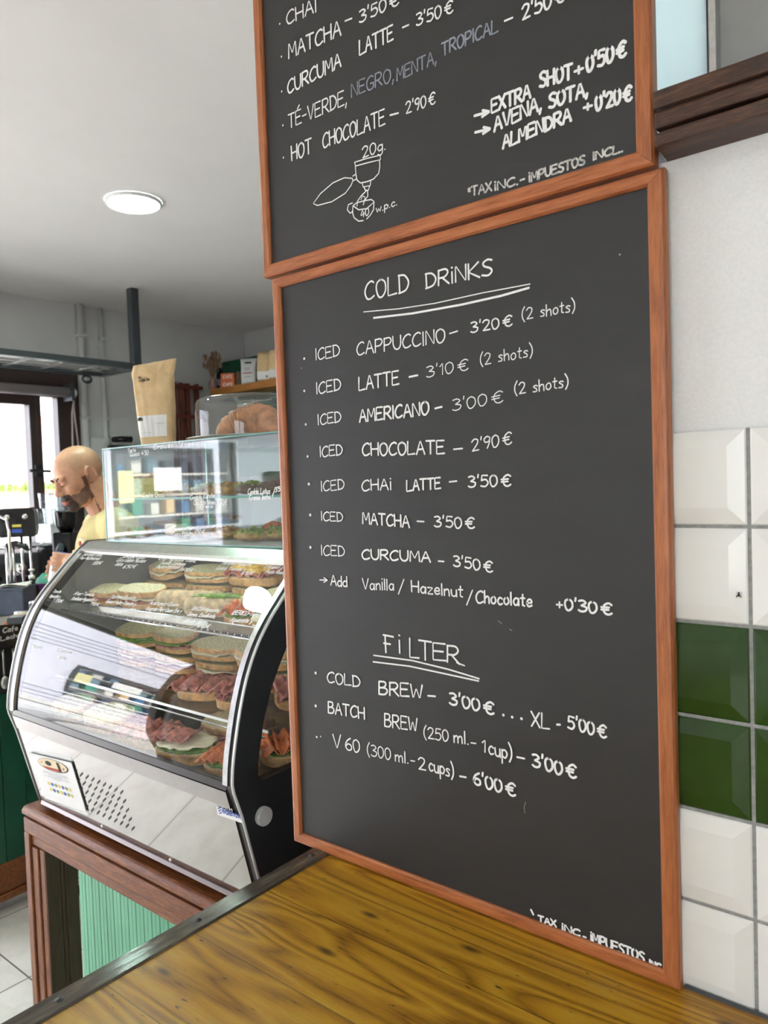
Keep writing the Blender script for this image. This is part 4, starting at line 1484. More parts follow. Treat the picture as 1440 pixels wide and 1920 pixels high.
glass_text([('Curry-Queso', 780, 1335, 985, 1370, 40, 6), ('Pollo', 800, 1440, 900, 1455, 40, 6)], 0, 1040, .1354)

# notice card in a clear sleeve on the front panel
def Zc(x, y, l):
    return onP(40+x*.1597, 1390+y*.1597, pb+pn*.0030, pn)+pn*l


nc = thing('notice_card', 'white notice card with an oval badge and small icons on the steel front panel', 'card', tuple(Zc(430, 700, 0)))
cor = [(88, 130), (590, 250), (768, 835), (285, 668)]
obj('card', MB().hexa([Zc(x, y, .0) for x, y in cor], [Zc(x, y, .0008) for x, y in cor]), M['paper'], nc)
cor2 = [(60, 70), (575, 195), (790, 880), (262, 690)]
obj('clear_sleeve', MB().hexa([Zc(x, y, -.0022) for x, y in cor2], [Zc(x, y, -.0012) for x, y in cor2]), M['acrylic'], nc)


def cq(u, v, l=.0014):
    a, b, c_, d = [Vector((x, y, 0)) for x, y in cor]
    p = a.lerp(b, u).lerp(d.lerp(c_, u), v)
    return Zc(p.x, p.y, l)


def oval(mb, u, v, ru, rv, l):
    mb.add([cq(u+ru*math.cos(2*PI*k/28), v+rv*math.sin(2*PI*k/28), l) for k in range(28)], [tuple(range(28))])


badge = obj('badge', (lambda m_: (oval(m_, .52, .16, .36, .135, .0012), m_)[1])(MB()), M['ink'], nc)
obj('badge_field', (lambda m_: (oval(m_, .51, .155, .34, .125, .0016), m_)[1])(MB()), M['cream_ink'], nc)
mb = MB()
mb.add([cq(.24, .215, .002), cq(.72, .215, .002), cq(.62, .27, .002), cq(.36, .265, .002)], [(0, 1, 2, 3)])
oval(mb, .26, .14, .015, .012, .002)
oval(mb, .76, .18, .02, .02, .002)
obj('badge_red_mark', mb, M['red_ink'], nc)
mb = MB()
oval(mb, .42, .13, .07, .05, .002)
mb.add([cq(.62, .06, .002), cq(.68, .07, .002), cq(.70, .26, .002), cq(.64, .26, .002)], [(0, 1, 2, 3)])
obj('badge_dark_mark', mb, M['ink'], nc)
mb = MB()
for r_, (a, b) in enumerate(((.22, .78), (.2, .80), (.32, .64), (.2, .8), (.42, .58))):
    v = .335+.034*r_
    ribbon(mb, [cq(a, v), cq(b, v)], .0011, pn)
obj('small_print', mb, M['pale_ink'], nc)
for nm, ink, off in (('icon_print', 'yellow_ink', 0), ('icon_print', 'blue_ink', 1), ('icon_print', 'green_ink', 2)):
    mb = MB()
    for r_ in range(2):
        for k_ in range(7):
            if k_ % 3 == off:
                u, v = .25+.085*k_, .60+.13*r_
                oval(mb, u, v, .032, .036, .0014)
    obj(nm, mb, M[ink], nc)

# ================================================================== food
def slab(mb, L, W, h, z0, seed, dy=0.0, half=False, jit=.04):
    """a slice of bread lying flat: crumb faces (slot 0) inside a crust (slot 1)"""
    n = 30
    ring = []
    for k in range(n):
        a = 2*PI*k/n
        ca, sa = math.cos(a), math.sin(a)
        e = .72
        x = L/2*math.copysign(abs(ca)**e, ca)
        y = W/2*math.copysign(abs(sa)**e, sa)
        if half and y < -W*.18:
            y = -W*.18
        q = 1+jit*noise.noise((ca*1.5+seed, sa*1.5, seed*.7))
        ring.append((x*q, y*q+dy))
    lv = [(.0, .95), (.15, 1.0), (.85, 1.0), (1.0, .95)]
    vs = []
    for t, s in lv:
        for x, y in ring:
            vs.append((x*s, dy+(y-dy)*s, z0+h*t+.002*noise.noise((x*30, y*30, seed))))
    fs, mi = [], []
    o = len(mb.v)
    mb.v += [Vector(p) for p in vs]
    for l in range(3):
        for k in range(n):
            mb.f.append([o+l*n+k, o+l*n+(k+1) % n, o+(l+1)*n+(k+1) % n, o+(l+1)*n+k])
            mb.m.append(1)
    mb.f.append([o+k for k in range(n)][::-1])
    mb.m.append(0)
    mb.f.append([o+3*n+k for k in range(n)])
    mb.m.append(0)
    return mb


def ruffle(L, W, z0, h, seed, over=1.08):
    """a limp leaf or slice lying between breads, wavy at its rim"""
    mb = MB()
    nr, na = 5, 40
    vs, fs = [], []
    for side in (0, 1):
        for r_ in range(nr+1):
            t = r_/nr
            for k in range(na):
                a = 2*PI*k/na
                q = over*(1+.10*noise.noise((math.cos(a)*2, math.sin(a)*2, seed)))
                x, y = L/2*t*math.cos(a)*q, W/2*t*math.sin(a)*q
                z = z0+h*.5+h*.9*t*t*noise.noise((math.cos(a)*4, math.sin(a)*4, seed+t))-side*.0025
                vs.append((x, y, z))
    m = (nr+1)*na
    for side in (0, 1):
        for r_ in range(nr):
            for k in range(na):
                f = (side*m+r_*na+k, side*m+r_*na+(k+1) % na, side*m+(r_+1)*na+(k+1) % na, side*m+(r_+1)*na+k)
                fs.append(f if not side else f[::-1])
    for k in range(na):
        fs.append((nr*na+k, nr*na+(k+1) % na, m+nr*na+(k+1) % na, m+nr*na+k))
    return mb.add(vs, fs)


def heap(L, W, H, z0, seed, rough=.35):
    """crumpled topping: folded slices heaped on the bread"""
    mb = MB()

    def fn(d):
        return 1+rough*noise.noise((d.x*3+seed, d.y*3, d.z*3))+.22*noise.noise((d.x*9, d.y*9+seed, d.z*9))
    return mb.ell((0, 0, z0+H*.32), (L/2, W/2, H*.68), 34, 18, None, fn)


def folds(L, W, H, z0, seed, n=5):
    """thin slices draped in loops"""
    mb = MB()
    rnd = random.Random(seed)
    for i in range(n):
        cx = -L/2+L*(i+.5)/n+rnd.uniform(-.01, .01)
        ph, tw = rnd.uniform(0, 6), rnd.uniform(-.3, .3)
        w_ = L/n*1.5

        def fn(u, v, cx=cx, ph=ph, tw=tw, w_=w_):
            y = (v-.5)*W*1.08
            x = cx+(u-.5)*w_+tw*y
            z = z0+.003+H*.5*(1+math.sin(u*7+ph))*.6*(1-.5*abs(v-.5))+H*.3*noise.noise((u*3, v*5, seed+i))
            return (x, y, max(z0+.001, z))
        mb.sheet(fn, 10, 12, .0018)
    return mb


def sandwich(kind, label, xy, zs, rot, L, W, seed, top, fill, h):
    # sandwiches in front and on top of a pile lean a little towards the glass
    tilt = 0 if 'lower sandwich' in label or kind == 'wrap' else (.24 if kind == 'closed' else .16)
    h = h*.85 if kind == 'closed' else h
    t = thing('sandwich', label, 'sandwich', (xy[0], xy[1], zs+.0008+(W/2*math.sin(tilt) if tilt else 0)), 'sandwiches in the display case', local=True, rot=(tilt, 0, rot))
    if kind in ('closed', 'open'):
        obj('bread', slab(MB(), L, W, h, 0, seed), [M[top], M['crust']], t)
        z = h
        for k_, f in enumerate(fill):
            if f == 'bit':
                mbf = folds(L*.5, W*.6, .02, z, seed+k_, 3)
                for v in mbf.v:
                    v.x -= L*.18
                obj('ham_folds', mbf, M['ham'], t, smooth=True)
            elif f in ('lettuce', 'cheese') or (kind == 'closed'):
                obj({'lettuce': 'lettuce_leaf', 'cheese': 'cheese_slice', 'ham': 'ham_slice', 'salmon': 'salmon_slice', 'egg': 'cheese_slice', 'tomato': 'tomato_slice'}[f], ruffle(L, W, z, .010, seed+k_*3.3, 1.06 if kind == 'closed' else .98), M[f], t, smooth=True)
                z += .008
            else:
                obj({'ham': 'ham_folds', 'salmon': 'salmon_folds', 'egg': 'melted_cheese', 'tomato': 'tomato_topping'}[f], heap(L*.86, W*.86, .034, z-.004, seed+k_) if f in ('egg', 'tomato') else folds(L*.9, W*.92, .026, z, seed+k_, 5), M[f], t, smooth=True)
                z += .014
        if kind == 'closed':
            tb_ = slab(MB(), L*.98, W*.98, h, z, seed+5)
            obj('bread', tb_, [M[top], M['crust']], t)
    elif kind == 'wrap':
        mb = MB()
        n = 14
        pts = [(-L/2+L*i/n, .004*noise.noise((i*.4, seed, 0)), W*.42+.002*noise.noise((i*.5, 0, seed))) for i in range(n+1)]
        rr = [W*.42*(.72 if i in (0, n) else 1)*(1+.07*noise.noise((i*.7, seed, 2))) for i in range(n+1)]
        mb.tube(pts, rr, 18)
        obj('floured_roll', mb, M['floured'], t, smooth=True)
        for sgn in (-1, 1):
            obj('roll_end', MB().ell((sgn*L*.49, 0, W*.42), (.006, W*.31, W*.31), 16, 10, None, lambda d: 1+.2*noise.noise((d.y*6, d.z*6, seed))), M['crust'], t, smooth=True)
        if fill:
            obj('filling', heap(L*.8, W*.5, .012, W*.70, seed, .5), M[fill[0]], t, smooth=True)
    return t


us2 = us+.0065
UZ, MZ = us2+.050, ms+.050
GR = 'sandwiches in the display case'
for kind, lab, x, y, z, rot, L_, W_, sd, top, fill, h_ in (
    # upper shelf, front row
    ('closed', 'oval seeded bread sandwich at the left end of the upper shelf', -1.840, 1.095, us2, .15, .12, .075, 2, 'crumb2', ('ham',), .016),
    ('closed', 'long thick-cut sandwich with ham showing, in front at the left of the upper shelf', -1.700, 1.105, us2, .14, .155, .07, 4, 'crumb', ('ham', 'cheese'), .017),
    ('wrap', 'floured bread roll in front, in the middle of the upper shelf', -1.545, 1.130, us2, .42, .17, .060, 6, 'crumb', (), .016),
    ('wrap', 'floured bread roll with a green leaf, in front next to the orange salmon', -1.400, 1.105, us2, .40, .17, .060, 7, 'crumb', ('lettuce',), .016),
    ('open', 'sandwich with orange salmon and lettuce near the lamp glare, upper shelf', -1.285, 1.085, us2, .5, .095, .065, 11, 'crumb', ('lettuce', 'salmon'), .016),
    ('open', 'pale egg-topped bite in front at the right of the upper shelf', -1.200, 1.065, us2, .3, .06, .05, 12, 'crumb', ('cheese',), .016),
    ('closed', 'big seeded slice sandwich at the right end of the upper shelf', -1.245, 1.195, us2, .5, .15, .095, 10, 'crumb2', ('lettuce', 'cheese'), .018),
    # upper shelf, back row and what lies on it
    ('closed', 'lower sandwich of the back pile at the left of the upper shelf', -1.815, 1.260, us2, .1, .16, .085, 13, 'crumb2', ('ham', 'cheese'), .016),
    ('closed', 'lower sandwich of the back pile, left of centre on the upper shelf', -1.635, 1.265, us2, .1, .16, .085, 14, 'crumb2', ('ham', 'cheese'), .016),
    ('closed', 'lower sandwich of the back pile, right of centre on the upper shelf', -1.455, 1.275, us2, .1, .16, .085, 15, 'crumb', ('ham', 'cheese'), .016),
    ('closed', 'lower sandwich of the back pile at the right of the upper shelf', -1.275, 1.330, us2, .1, .16, .085, 16, 'crumb', ('ham', 'cheese'), .016),
    ('closed', 'seeded bread sandwich lying on top of the back pile at the left, upper shelf', -1.810, 1.255, UZ, -.25, .15, .08, 3, 'crumb2', ('cheese',), .016),
    ('closed', 'thin seeded sandwich on top of the back pile behind the floured rolls', -1.635, 1.265, UZ, .15, .16, .07, 5, 'crumb2', ('cheese',), .012),
    ('open', 'yellow cheese-topped roll with pink ham on top of the back pile', -1.465, 1.275, UZ, .1, .16, .08, 9, 'crumb', ('ham', 'egg'), .022),
    ('wrap', 'large floured roll on the back pile at the right of the upper shelf', -1.290, 1.320, UZ, .35, .17, .066, 8, 'crumb', (), .016),
    # glass shelf: piles at the back, open ones in front
    ('closed', 'lower sandwich of the leftmost pile on the glass shelf', -1.820, 1.165, ms, .12, .15, .085, 28, 'crumb', ('ham', 'cheese'), .016),
    ('closed', 'lower sandwich of the second pile from the left on the glass shelf', -1.655, 1.170, ms, .12, .145, .085, 29, 'crumb2', ('ham', 'cheese'), .016),
    ('closed', 'lower sandwich of the third pile from the left on the glass shelf', -1.490, 1.175, ms, .12, .15, .085, 30, 'crumb2', ('ham', 'cheese'), .016),
    ('closed', 'lower sandwich of the right-hand pile on the glass shelf', -1.310, 1.185, ms, .2, .165, .09, 38, 'crumb', ('ham', 'cheese'), .016),
    ('closed', 'lettuce-filled sandwich on top of the leftmost pile on the glass shelf', -1.815, 1.165, MZ, .2, .15, .085, 21, 'crumb2', ('lettuce', 'lettuce'), .014),
    ('closed', 'brown sandwich with lettuce on top of the second pile on the glass shelf', -1.655, 1.170, MZ, .05, .145, .08, 22, 'crumb', ('ham', 'lettuce'), .016),
    ('closed', 'flat pale sandwich on top of the third pile, above the white reflection', -1.490, 1.175, MZ, .25, .16, .075, 23, 'crumb2', ('cheese',), .014),
    ('closed', 'thick seeded wedge sandwich on top of the right-hand pile on the glass shelf', -1.315, 1.180, MZ, .4, .165, .09, 24, 'crumb2', ('cheese',), .02),
    ('open', 'ham-topped open sandwich in front on the glass shelf', -1.395, 1.045, ms, .35, .115, .08, 25, 'crumb', ('ham',), .02),
    ('open', 'ham-heaped open sandwich beside the silver strip on the glass shelf', -1.262, 1.045, ms, .4, .11, .08, 26, 'crumb', ('ham', 'ham'), .02),
    ('open', 'ham sandwich seen through the end window, glass shelf', -1.160, 1.125, ms, 1.1, .12, .08, 27, 'crumb', ('ham', 'ham'), .022),
    # bottom deck
    ('open', 'open sandwich with white cheese, green leaves and ham on the bottom deck', -1.350, .965, ds, .30, .145, .085, 31, 'crumb', ('lettuce', 'cheese', 'bit'), .024),
    ('open', 'salmon sandwich with leaves beside the silver strip, bottom deck', -1.205, .965, ds, .4, .11, .08, 32, 'crumb', ('lettuce', 'salmon'), .022),
    ('closed', 'crusty ham sandwich behind the leafy one on the bottom deck', -1.330, 1.080, ds, .2, .16, .08, 33, 'crumb', ('ham', 'ham'), .02),
    ('open', 'orange-topped sandwich seen low through the end window', -1.165, 1.080, ds, 1.2, .12, .085, 34, 'crumb', ('lettuce', 'salmon'), .022),
    ('open', 'ham sandwich behind the white reflection, middle of the bottom deck', -1.510, .970, ds, .2, .14, .085, 35, 'crumb', ('ham',), .022),
    ('closed', 'sandwich behind the white reflection, left of the bottom deck', -1.680, .985, ds, .15, .15, .085, 36, 'crumb2', ('ham',), .016),
    ('closed', 'sandwich at the far left corner of the bottom deck', -1.845, .985, ds, .15, .13, .085, 37, 'crumb2', ('lettuce',), .016)):
    sandwich(kind, lab, (x, y), z, rot, L_, W_, sd, top, fill, h_)

# ================================================================== glass pastry case on the roof
bx0, bx1, by0, by1 = -1.846, -1.03, 1.092, 1.43
bz0, bz1 = CZ-.132, CZ+.114
pc = thing('pastry_case', 'rectangular glass pastry case on top of the display case', 'display case', ((bx0+bx1)/2, by0, bz0))
g_ = .005
fp = obj('front_pane', MB().box(bx0, bx1, by0, by0+g_, bz0, bz1-g_), M['box_glass'], pc)
obj('side_pane', MB().box(bx0, bx0+g_, by0+g_, by1-g_, bz0, bz1-g_), M['glass'], pc)
obj('side_pane', MB().box(bx1-g_, bx1, by0+g_, by1-g_, bz0, bz1-g_), M['glass'], pc)
obj('back_pane', MB().box(bx0, bx1, by1-g_, by1, bz0, bz1-g_), M['glass'], pc)
obj('top_pane', MB().box(bx0, bx1, by0, by1, bz1-g_, bz1), M['glass'], pc)
sh = CZ-.0185
shf = obj('glass_shelf', MB().box(bx0+g_, bx1-g_, by0+g_, by1-g_, sh-.005, sh), M['glass'], pc)
obj('shelf_edge', MB().box(bx0+g_, bx1-g_, by0+g_-.0003, by0+g_+.0012, sh-.005, sh), M['edge_glass'], shf)
obj('floor_pane', MB().box(bx0+g_, bx1-g_, by0+g_, by1-g_, bz0, bz0+.004), M['white_plastic'], pc)
e = .0025
mb = MB()
mb.box(bx0-.0005, bx1, by0-.0008, by0+e, bz1-e, bz1+.0006).box(bx0-.0008, bx0+e, by0-.0008, by0+e, bz0, bz1-e)
mb.box(bx0-.0008, bx1, by0-.0008, by0+e, bz0, bz0+.003).box(bx0-.0008, bx0+e, by0+e, by1, bz1-e, bz1+.0006)
mb.box(bx0-.0008, bx0+e, by1-e, by1, bz0, bz1-e)
obj('polished_edges', mb, M['edge_glass'], pc)


def box_text(items, ink='white_ink'):
    mb = MB()
    for tx, x0, y0, x1, y1, h, wd in items:
        f = lambda x, y: onY(180+x*.25, 640+y*.25, by0)
        a, b = f(x0, y0), f(x1, y1)
        write_on_plane(mb, tx, a, b, (f(x0, y0-h)-a).length, wd*.25*.0013, (UP+Vector((.2, 0, 0))), NB, .8, .001)
    obj('glass_writing', mb, M[ink], fp)


box_text([('Cookie Lotus', 1142, 1146, 1306, 1142, 40, 6), ('Crema leche', 1150, 1190, 1310, 1182, 36, 6), ("3'50", 1346, 1132, 1402, 1116, 34, 6), ('/', 1326, 1160, 1344, 1150, 50, 6)])
box_text([('Cookie Choco', 355, 1172, 515, 1166, 34, 5), ('Cookie Kinder', 706, 1188, 902, 1168, 34, 5), ('Chocolate blanco', 735, 1226, 900, 1222, 34, 5), ("3'50€", 910, 1232, 985, 1226, 40, 5), ('Crema', 785, 1252, 880, 1248, 26, 5)])
box_text([('Cookie Pistacho', 575, 1462, 730, 1452, 30, 4.5), ("3'50€", 740, 1452, 816, 1446, 34, 4.5), ('Blondie', 610, 1492, 700, 1488, 26, 4.5)])
box_text([('Croissants', 432, 812, 656, 782, 36, 5), ('Tarta', 240, 832, 300, 826, 26, 4.5), ("Queso 4'50", 258, 862, 396, 850, 32, 4.5)])

# pastries
def cookie(label, px, py, zs, base, top, r=.04, seed=0, crumbs='pist'):
    p = onZ(px, py, zs+.001)
    p.y = min(max(p.y, by0+r+.02), by1-r-.02)
    if zs > CZ-.1:
        p.y = 1.20
    p.x = onY(px, py, p.y).x
    if p.x < bx0+r+.02:
        p.y = by0+r+.02
        p.x = max(onY(px, py, p.y).x, bx0+r+.02)
    t = thing('cookie', label, 'cookie', tuple(p), 'cookies in the pastry case', local=True, rot=(0, 0, seed))
    obj('cookie_base', MB().ell((0, 0, .013), (r, r, .013), 24, 12, None, lambda d: 1+.12*noise.noise((d.x*3+seed, d.y*3, d.z*3))), M[base], t, smooth=True)
    mb = MB()
    rn = random.Random(int(seed*10)+3)
    for k in range(26):
        a, q = rn.uniform(0, 2*PI), r*.85*math.sqrt(rn.random())
        mb.ell((q*math.cos(a), q*math.sin(a), .026*math.sqrt(max(.2, 1-(q/r)**2))+.003), (rn.uniform(.004, .009), rn.uniform(.004, .008), rn.uniform(.003, .007)), 8, 6)
    obj('topping', mb, M[top], t, smooth=True)
    return t


lo_, hi_ = bz0+.004, sh
for lab, px, py, zz, b_, t_, r_ in (
        ('green-topped cookie beside the menu board on the lower level of the pastry case', 517, 1012, lo_, 'cookie', 'pist', .043),
        ('green-topped cookie on the lower level, under the Cookie Lotus writing', 474, 1014, lo_, 'cookie', 'pist', .043),
        ('golden cookie on the lower level, left of the green-topped ones', 428, 1010, lo_, 'cookie', 'cookie', .042),
        ('golden cookie in the middle of the lower level behind faint writing', 385, 1008, lo_, 'cookie', 'choc', .042),
        ('orange-topped cookie at the back right of the lower level', 512, 996, lo_, 'choc', 'orange', .034),
        ('pale cookie left of centre on the lower level of the pastry case', 340, 1006, lo_, 'cookie', 'cheese', .042),
        ('golden cookie at the left of the lower level by the baguette pastry', 262, 1004, lo_, 'cookie', 'cookie', .042),
        ('green-topped cookie on the upper level, under the cake dish', 472, 928, hi_, 'choc', 'pist', .042),
        ('dark cookie beside the menu board on the upper level', 518, 924, hi_, 'choc', 'choc', .042),
        ('crumbly golden cookie on the upper level, left of the green-topped one', 430, 926, hi_, 'cookie', 'cookie', .042),
        ('pale crumbly cookie in the middle of the upper level', 388, 926, hi_, 'cookie', 'cheese', .042),
        ('golden cookie left of centre on the upper level', 335, 926, hi_, 'cookie', 'cookie', .042)):
    cookie(lab, px, py, zz, b_, t_, r_, seed=px*.1)
p = onZ(232, 930, hi_)
p.x = onY(232, 930, by0+.10).x
t = thing('cake', 'yellow sponge cake at the left of the upper level of the pastry case', 'cake', (max(p.x, bx0+.075), by0+.10, hi_+.001), local=True)
obj('sponge', MB().lathe([(.058, 0), (.062, .004), (.062, .052), (.056, .058), (0, .060)], 26), plain('yellow_sponge', (230, 208, 110), .8, var=.08, scale=120, bmp=.4), t)
obj('cake_crust', MB().lathe([(.0625, .050), (.060, .060), (.054, .0635), (0, .064), ], 26), M['cookie'], t, smooth=True)

# ================================================================== croissants under a clear dome
tz = bz1+.0008
ck = onZ(482, 812, tz)
ck.y = 1.262
ck.x = -1.437
dm = thing('cake_dish', 'round silver dish with a raised rim under the clear dome', 'dish', (ck.x, ck.y, tz))
obj('dish', MB().lathe([(.10, 0), (.152, .001), (.163, .006), (.164, .0075), (.152, .0045), (0, .0035)], 56, (ck.x, ck.y, tz)), M['steel'], dm, smooth=True)
dome = thing('cake_dome', 'clear plastic dome covering the croissants on the silver dish', 'dome', (ck.x, ck.y, tz+.005))
dz = tz+.0052
obj('dome_shell', MB().lathe([(.140, 0), (.1405, .06), (.139, .085), (.134, .094), (.122, .0985), (.05, .1005), (.045, .094), (.018, .0925), (0, .0925)], 56, (ck.x, ck.y, dz), cap=False), M['acrylic'], dome, smooth=True)
obj('dome_handle', MB().tube([(ck.x-.028, ck.y-.02, dz+.094), (ck.x-.028, ck.y-.02, dz+.083), (ck.x, ck.y-.024, dz+.080), (ck.x+.028, ck.y-.02, dz+.083), (ck.x+.028, ck.y-.02, dz+.094)], .005, 8), M['acrylic'], dome, smooth=True)


def croissant(label, x, y, rot, s, seed):
    t = thing('croissant', label, 'croissant', (x, y, tz+.005), 'croissants under the dome', local=True, rot=(0, 0, rot))
    pts, rr = [], []
    n = 150
    for i in range(n+1):
        u = i/n
        a = PI*(.10+.80*u)
        r0 = .032*math.sin(PI*u)**.62+.006
        k = (u*9) % 1.0
        r_ = r0*(.80+.22*k**.5)*s*(1+.03*math.sin(u*220))
        pts.append((.072*s*math.cos(a), .046*s*math.sin(a)-.03, r0*.92*s))
        rr.append(r_)
    obj('pastry', MB().tube(pts, rr, 20), M['croissant'], t, smooth=True)
    return t


croissant('large croissant at the front under the dome', ck.x+.025, ck.y-.035, .25, 1.15, 1)
croissant('croissant behind the front one at the left under the dome', ck.x-.045, ck.y+.045, -.5, 1.0, 2)
croissant('croissant at the back right under the dome, next to the menu board', ck.x+.06, ck.y+.06, .6, 1.0, 3)

# ================================================================== kraft coffee bag on the pastry case
fh = Vector((_f.x, _f.y, 0)).normalized()
b0 = onY(298, 831, by0+.062)
NC = -fh
Lp = [(268, 833), (263, 805), (259, 775), (256, 745), (251, 715), (247.5, 700), (249, 683)]
Rp = [(328, 829), (328, 800), (327.5, 770), (326.5, 735), (326.5, 705), (328, 690), (331, 668)]
def bagp(x, y):
    q = onP(x, y, b0, fh)
    return Vector(((q-b0).dot(_r), 0, q.z))


LV = [bagp(x, y) for x, y in Lp]
RV = [bagp(x, y) for x, y in Rp]
fz_ = (LV[0].z+RV[0].z)/2-tz-.0008
for v in LV+RV:
    v.z -= fz_
LV[0].z = RV[0].z = tz+.0008
DEP = [.029, .032, .032, .030, .024, .016, .004]
bag = thing('coffee_bag', 'tall kraft paper coffee bag with white label, standing on the pastry case', 'bag', (b0.x, b0.y, tz+.0008))


def interp(V, t):
    q = catmull([(a.x, a.z) for a in V], 4)
    i = min(int(t*(len(q)-1)), len(q)-2)
    f = t*(len(q)-1)-i
    return q[i][0]+(q[i+1][0]-q[i][0])*f, q[i][1]+(q[i+1][1]-q[i][1])*f


def bag_pt(a, t, out=0.0):
    """a: angle round the bag (0 right, pi/2 front), t: 0 base .. 1 top"""
    lx, lz = interp(LV, t)
    rx_, rz = interp(RV, t)
    k = t*(len(DEP)-1)
    i = min(int(k), len(DEP)-2)
    d = DEP[i]+(DEP[i+1]-DEP[i])*(k-i)
    ca, sa = math.cos(a), math.sin(a)
    ee = .55
    u = math.copysign(abs(ca)**ee, ca)
    v = math.copysign(abs(sa)**ee, sa)
    x = (lx+rx_)/2+(rx_-lx)/2*u
    z = lz+(rz-lz)*(u+1)/2
    cr = .008*noise.noise((u*2.2+1, t*6, .3*v))*min(1, 5*t)*min(1, t*1.5)+.004*noise.noise((u*6, t*3+4, 2))*(.3+t)
    w = v*d+cr*(1 if v > 0 else -1)+(out if v > 0 else -out)
    q = b0+_r*x-fh*w
    return Vector((q.x, q.y, z))


mb = MB()
na, nt_ = 48, 44
AN = []
for j in range(21):
    uu = 1-2*j/20
    AN.append(math.acos(math.copysign(abs(uu)**(1/.55), uu)))
AN += [PI+a for a in AN[1:-1]]
AN = sorted(set([round(a % (2*PI), 6) for a in AN]+[.35, .7, PI-.35, PI-.7, PI+.5, 2*PI-.5]))
na = len(AN)
vs = [bag_pt(a, i/nt_) for i in range(nt_+1) for a in AN]
fs = [(i*na+j, i*na+(j+1) % na, (i+1)*na+(j+1) % na, (i+1)*na+j) for i in range(nt_) for j in range(na)]
fs.append(list(range(na))[::-1])
fs.append([nt_*na+j for j in range(na)])
mb.add(vs, fs)
body_ = obj('bag_body', mb, M['kraft'], bag, smooth=True)


def bag_front(u, t, out=.001):
    # u in 0..1 across the front
    uu = max(-.97, min(.97, 2*u-1))
    ca = math.copysign(abs(uu)**(1/.55), uu)
    return bag_pt(math.acos(ca), t, out)


obj('label', MB().sheet(lambda u, v: bag_front(.06+.80*u, .095+.215*v, .0009), 26, 12), M['paper'], bag, smooth=True)


def bag_text(tx, u0, u1, t0, h, wd, ink, name):
    mb = MB()
    stx, W = layout(tx, .8)
    for s_ in stx:
        pts = [bag_front(u0+(u1-u0)*x/W, t0+h*y/6, .0016) for x, y in s_]
        ribbon(mb, pts, wd, NC)
    return obj(name, mb, M[ink], bag)


bag_text('MBIBA', .07, .22, .262, .03, .0014, 'ink', 'label_print')
for k_, (a, b, t_) in enumerate(((.55, .80, .225), (.10, .45, .135), (.10, .18, .115), (.60, .80, .215))):
    mb = MB()
    ribbon(mb, [bag_front(a+(b-a)*i/6, t_, .0016) for i in range(7)], .0006, NC)
    obj('label_print', mb, M['pale_ink'], bag)
bag_text('Coffee Bar', .20, .47, .655, .045, .0011, 'ink', 'logo_print')
bag_text('La', .27, .36, .70, .022, .0008, 'ink', 'logo_print')
mb = MB()
ribbon(mb, [bag_front(.19, .735, .0016), bag_front(.21, .72, .0016), bag_front(.24, .722, .0016)], .0022, NC)
ribbon(mb, [bag_front(.20, .745, .0016), bag_front(.24, .745, .0016)], .0012, NC)
obj('logo_print', mb, M['ink'], bag)

# ================================================================== counter on the left and what stands on it
lz_ = CZ-.475
lx1 = -3.05
ly0, ly1 = 1.02, 3.1
lc = thing('bar_counter', 'bottle green counter with a steel top at the far left', 'counter', (-3.4, 1.8, 0))
obj('counter_top', MB().box(LW+.005, lx1+.02, ly0, ly1, lz_-.03, lz_), M['steel'], lc, bevel=.004)
obj('top_edge', MB().box(lx1+.0205, lx1+.026, ly0, ly1, lz_-.03, lz_+.001), M['silver'], lc)
mb = MB()
y = ly0+.02
while y < ly1-.02:
    mb.box(lx1-.02, lx1-.004, y+.001, min(y+.088, ly1-.02), .17, lz_-.31)
    y += .09
obj('green_boarding', mb, M['dgreen'], lc)
obj('carcass', MB().box(LW+.01, lx1-.02, ly0+.02, ly1-.02, .17, lz_-.03), M['matt_black'], lc)
obj('price_board', MB().box(lx1-.018, lx1-.002, ly0+.02, ly1-.02, lz_-.13, lz_-.032), M['gloss_black'], lc)
mb = MB()
lN = Vector((1, 0, 0))
for tx, a, b, z, h in (('Cafe Solo', 1.34, 1.46, -.066, .018), ('Leche', 1.33, 1.41, -.096, .016), ("2'50", 1.48, 1.54, -.07, .016), ('Te', 1.56, 1.59, -.062, .018)):
    write_on_plane(mb, tx, Vector((lx1-.001, a, lz_+z)), Vector((lx1-.001, b, lz_+z+.004)), h, .0034, UP, lN, .9, .001)
obj('chalk_writing', mb, M['white_ink'], lc)
obj('base_board', MB().box(lx1-.03, lx1+.004, ly0, ly1, .085, .20), M['dwood_x'], lc, bevel=.006)
obj('base_board', MB().box(lx1-.03, lx1+.012, ly0, ly1, .055, .083), M['dwood_x'], lc, bevel=.004)
obj('kick_plate', MB().box(lx1-.10, lx1-.04, ly0+.03, ly1, 0, .055), M['alu'], lc)
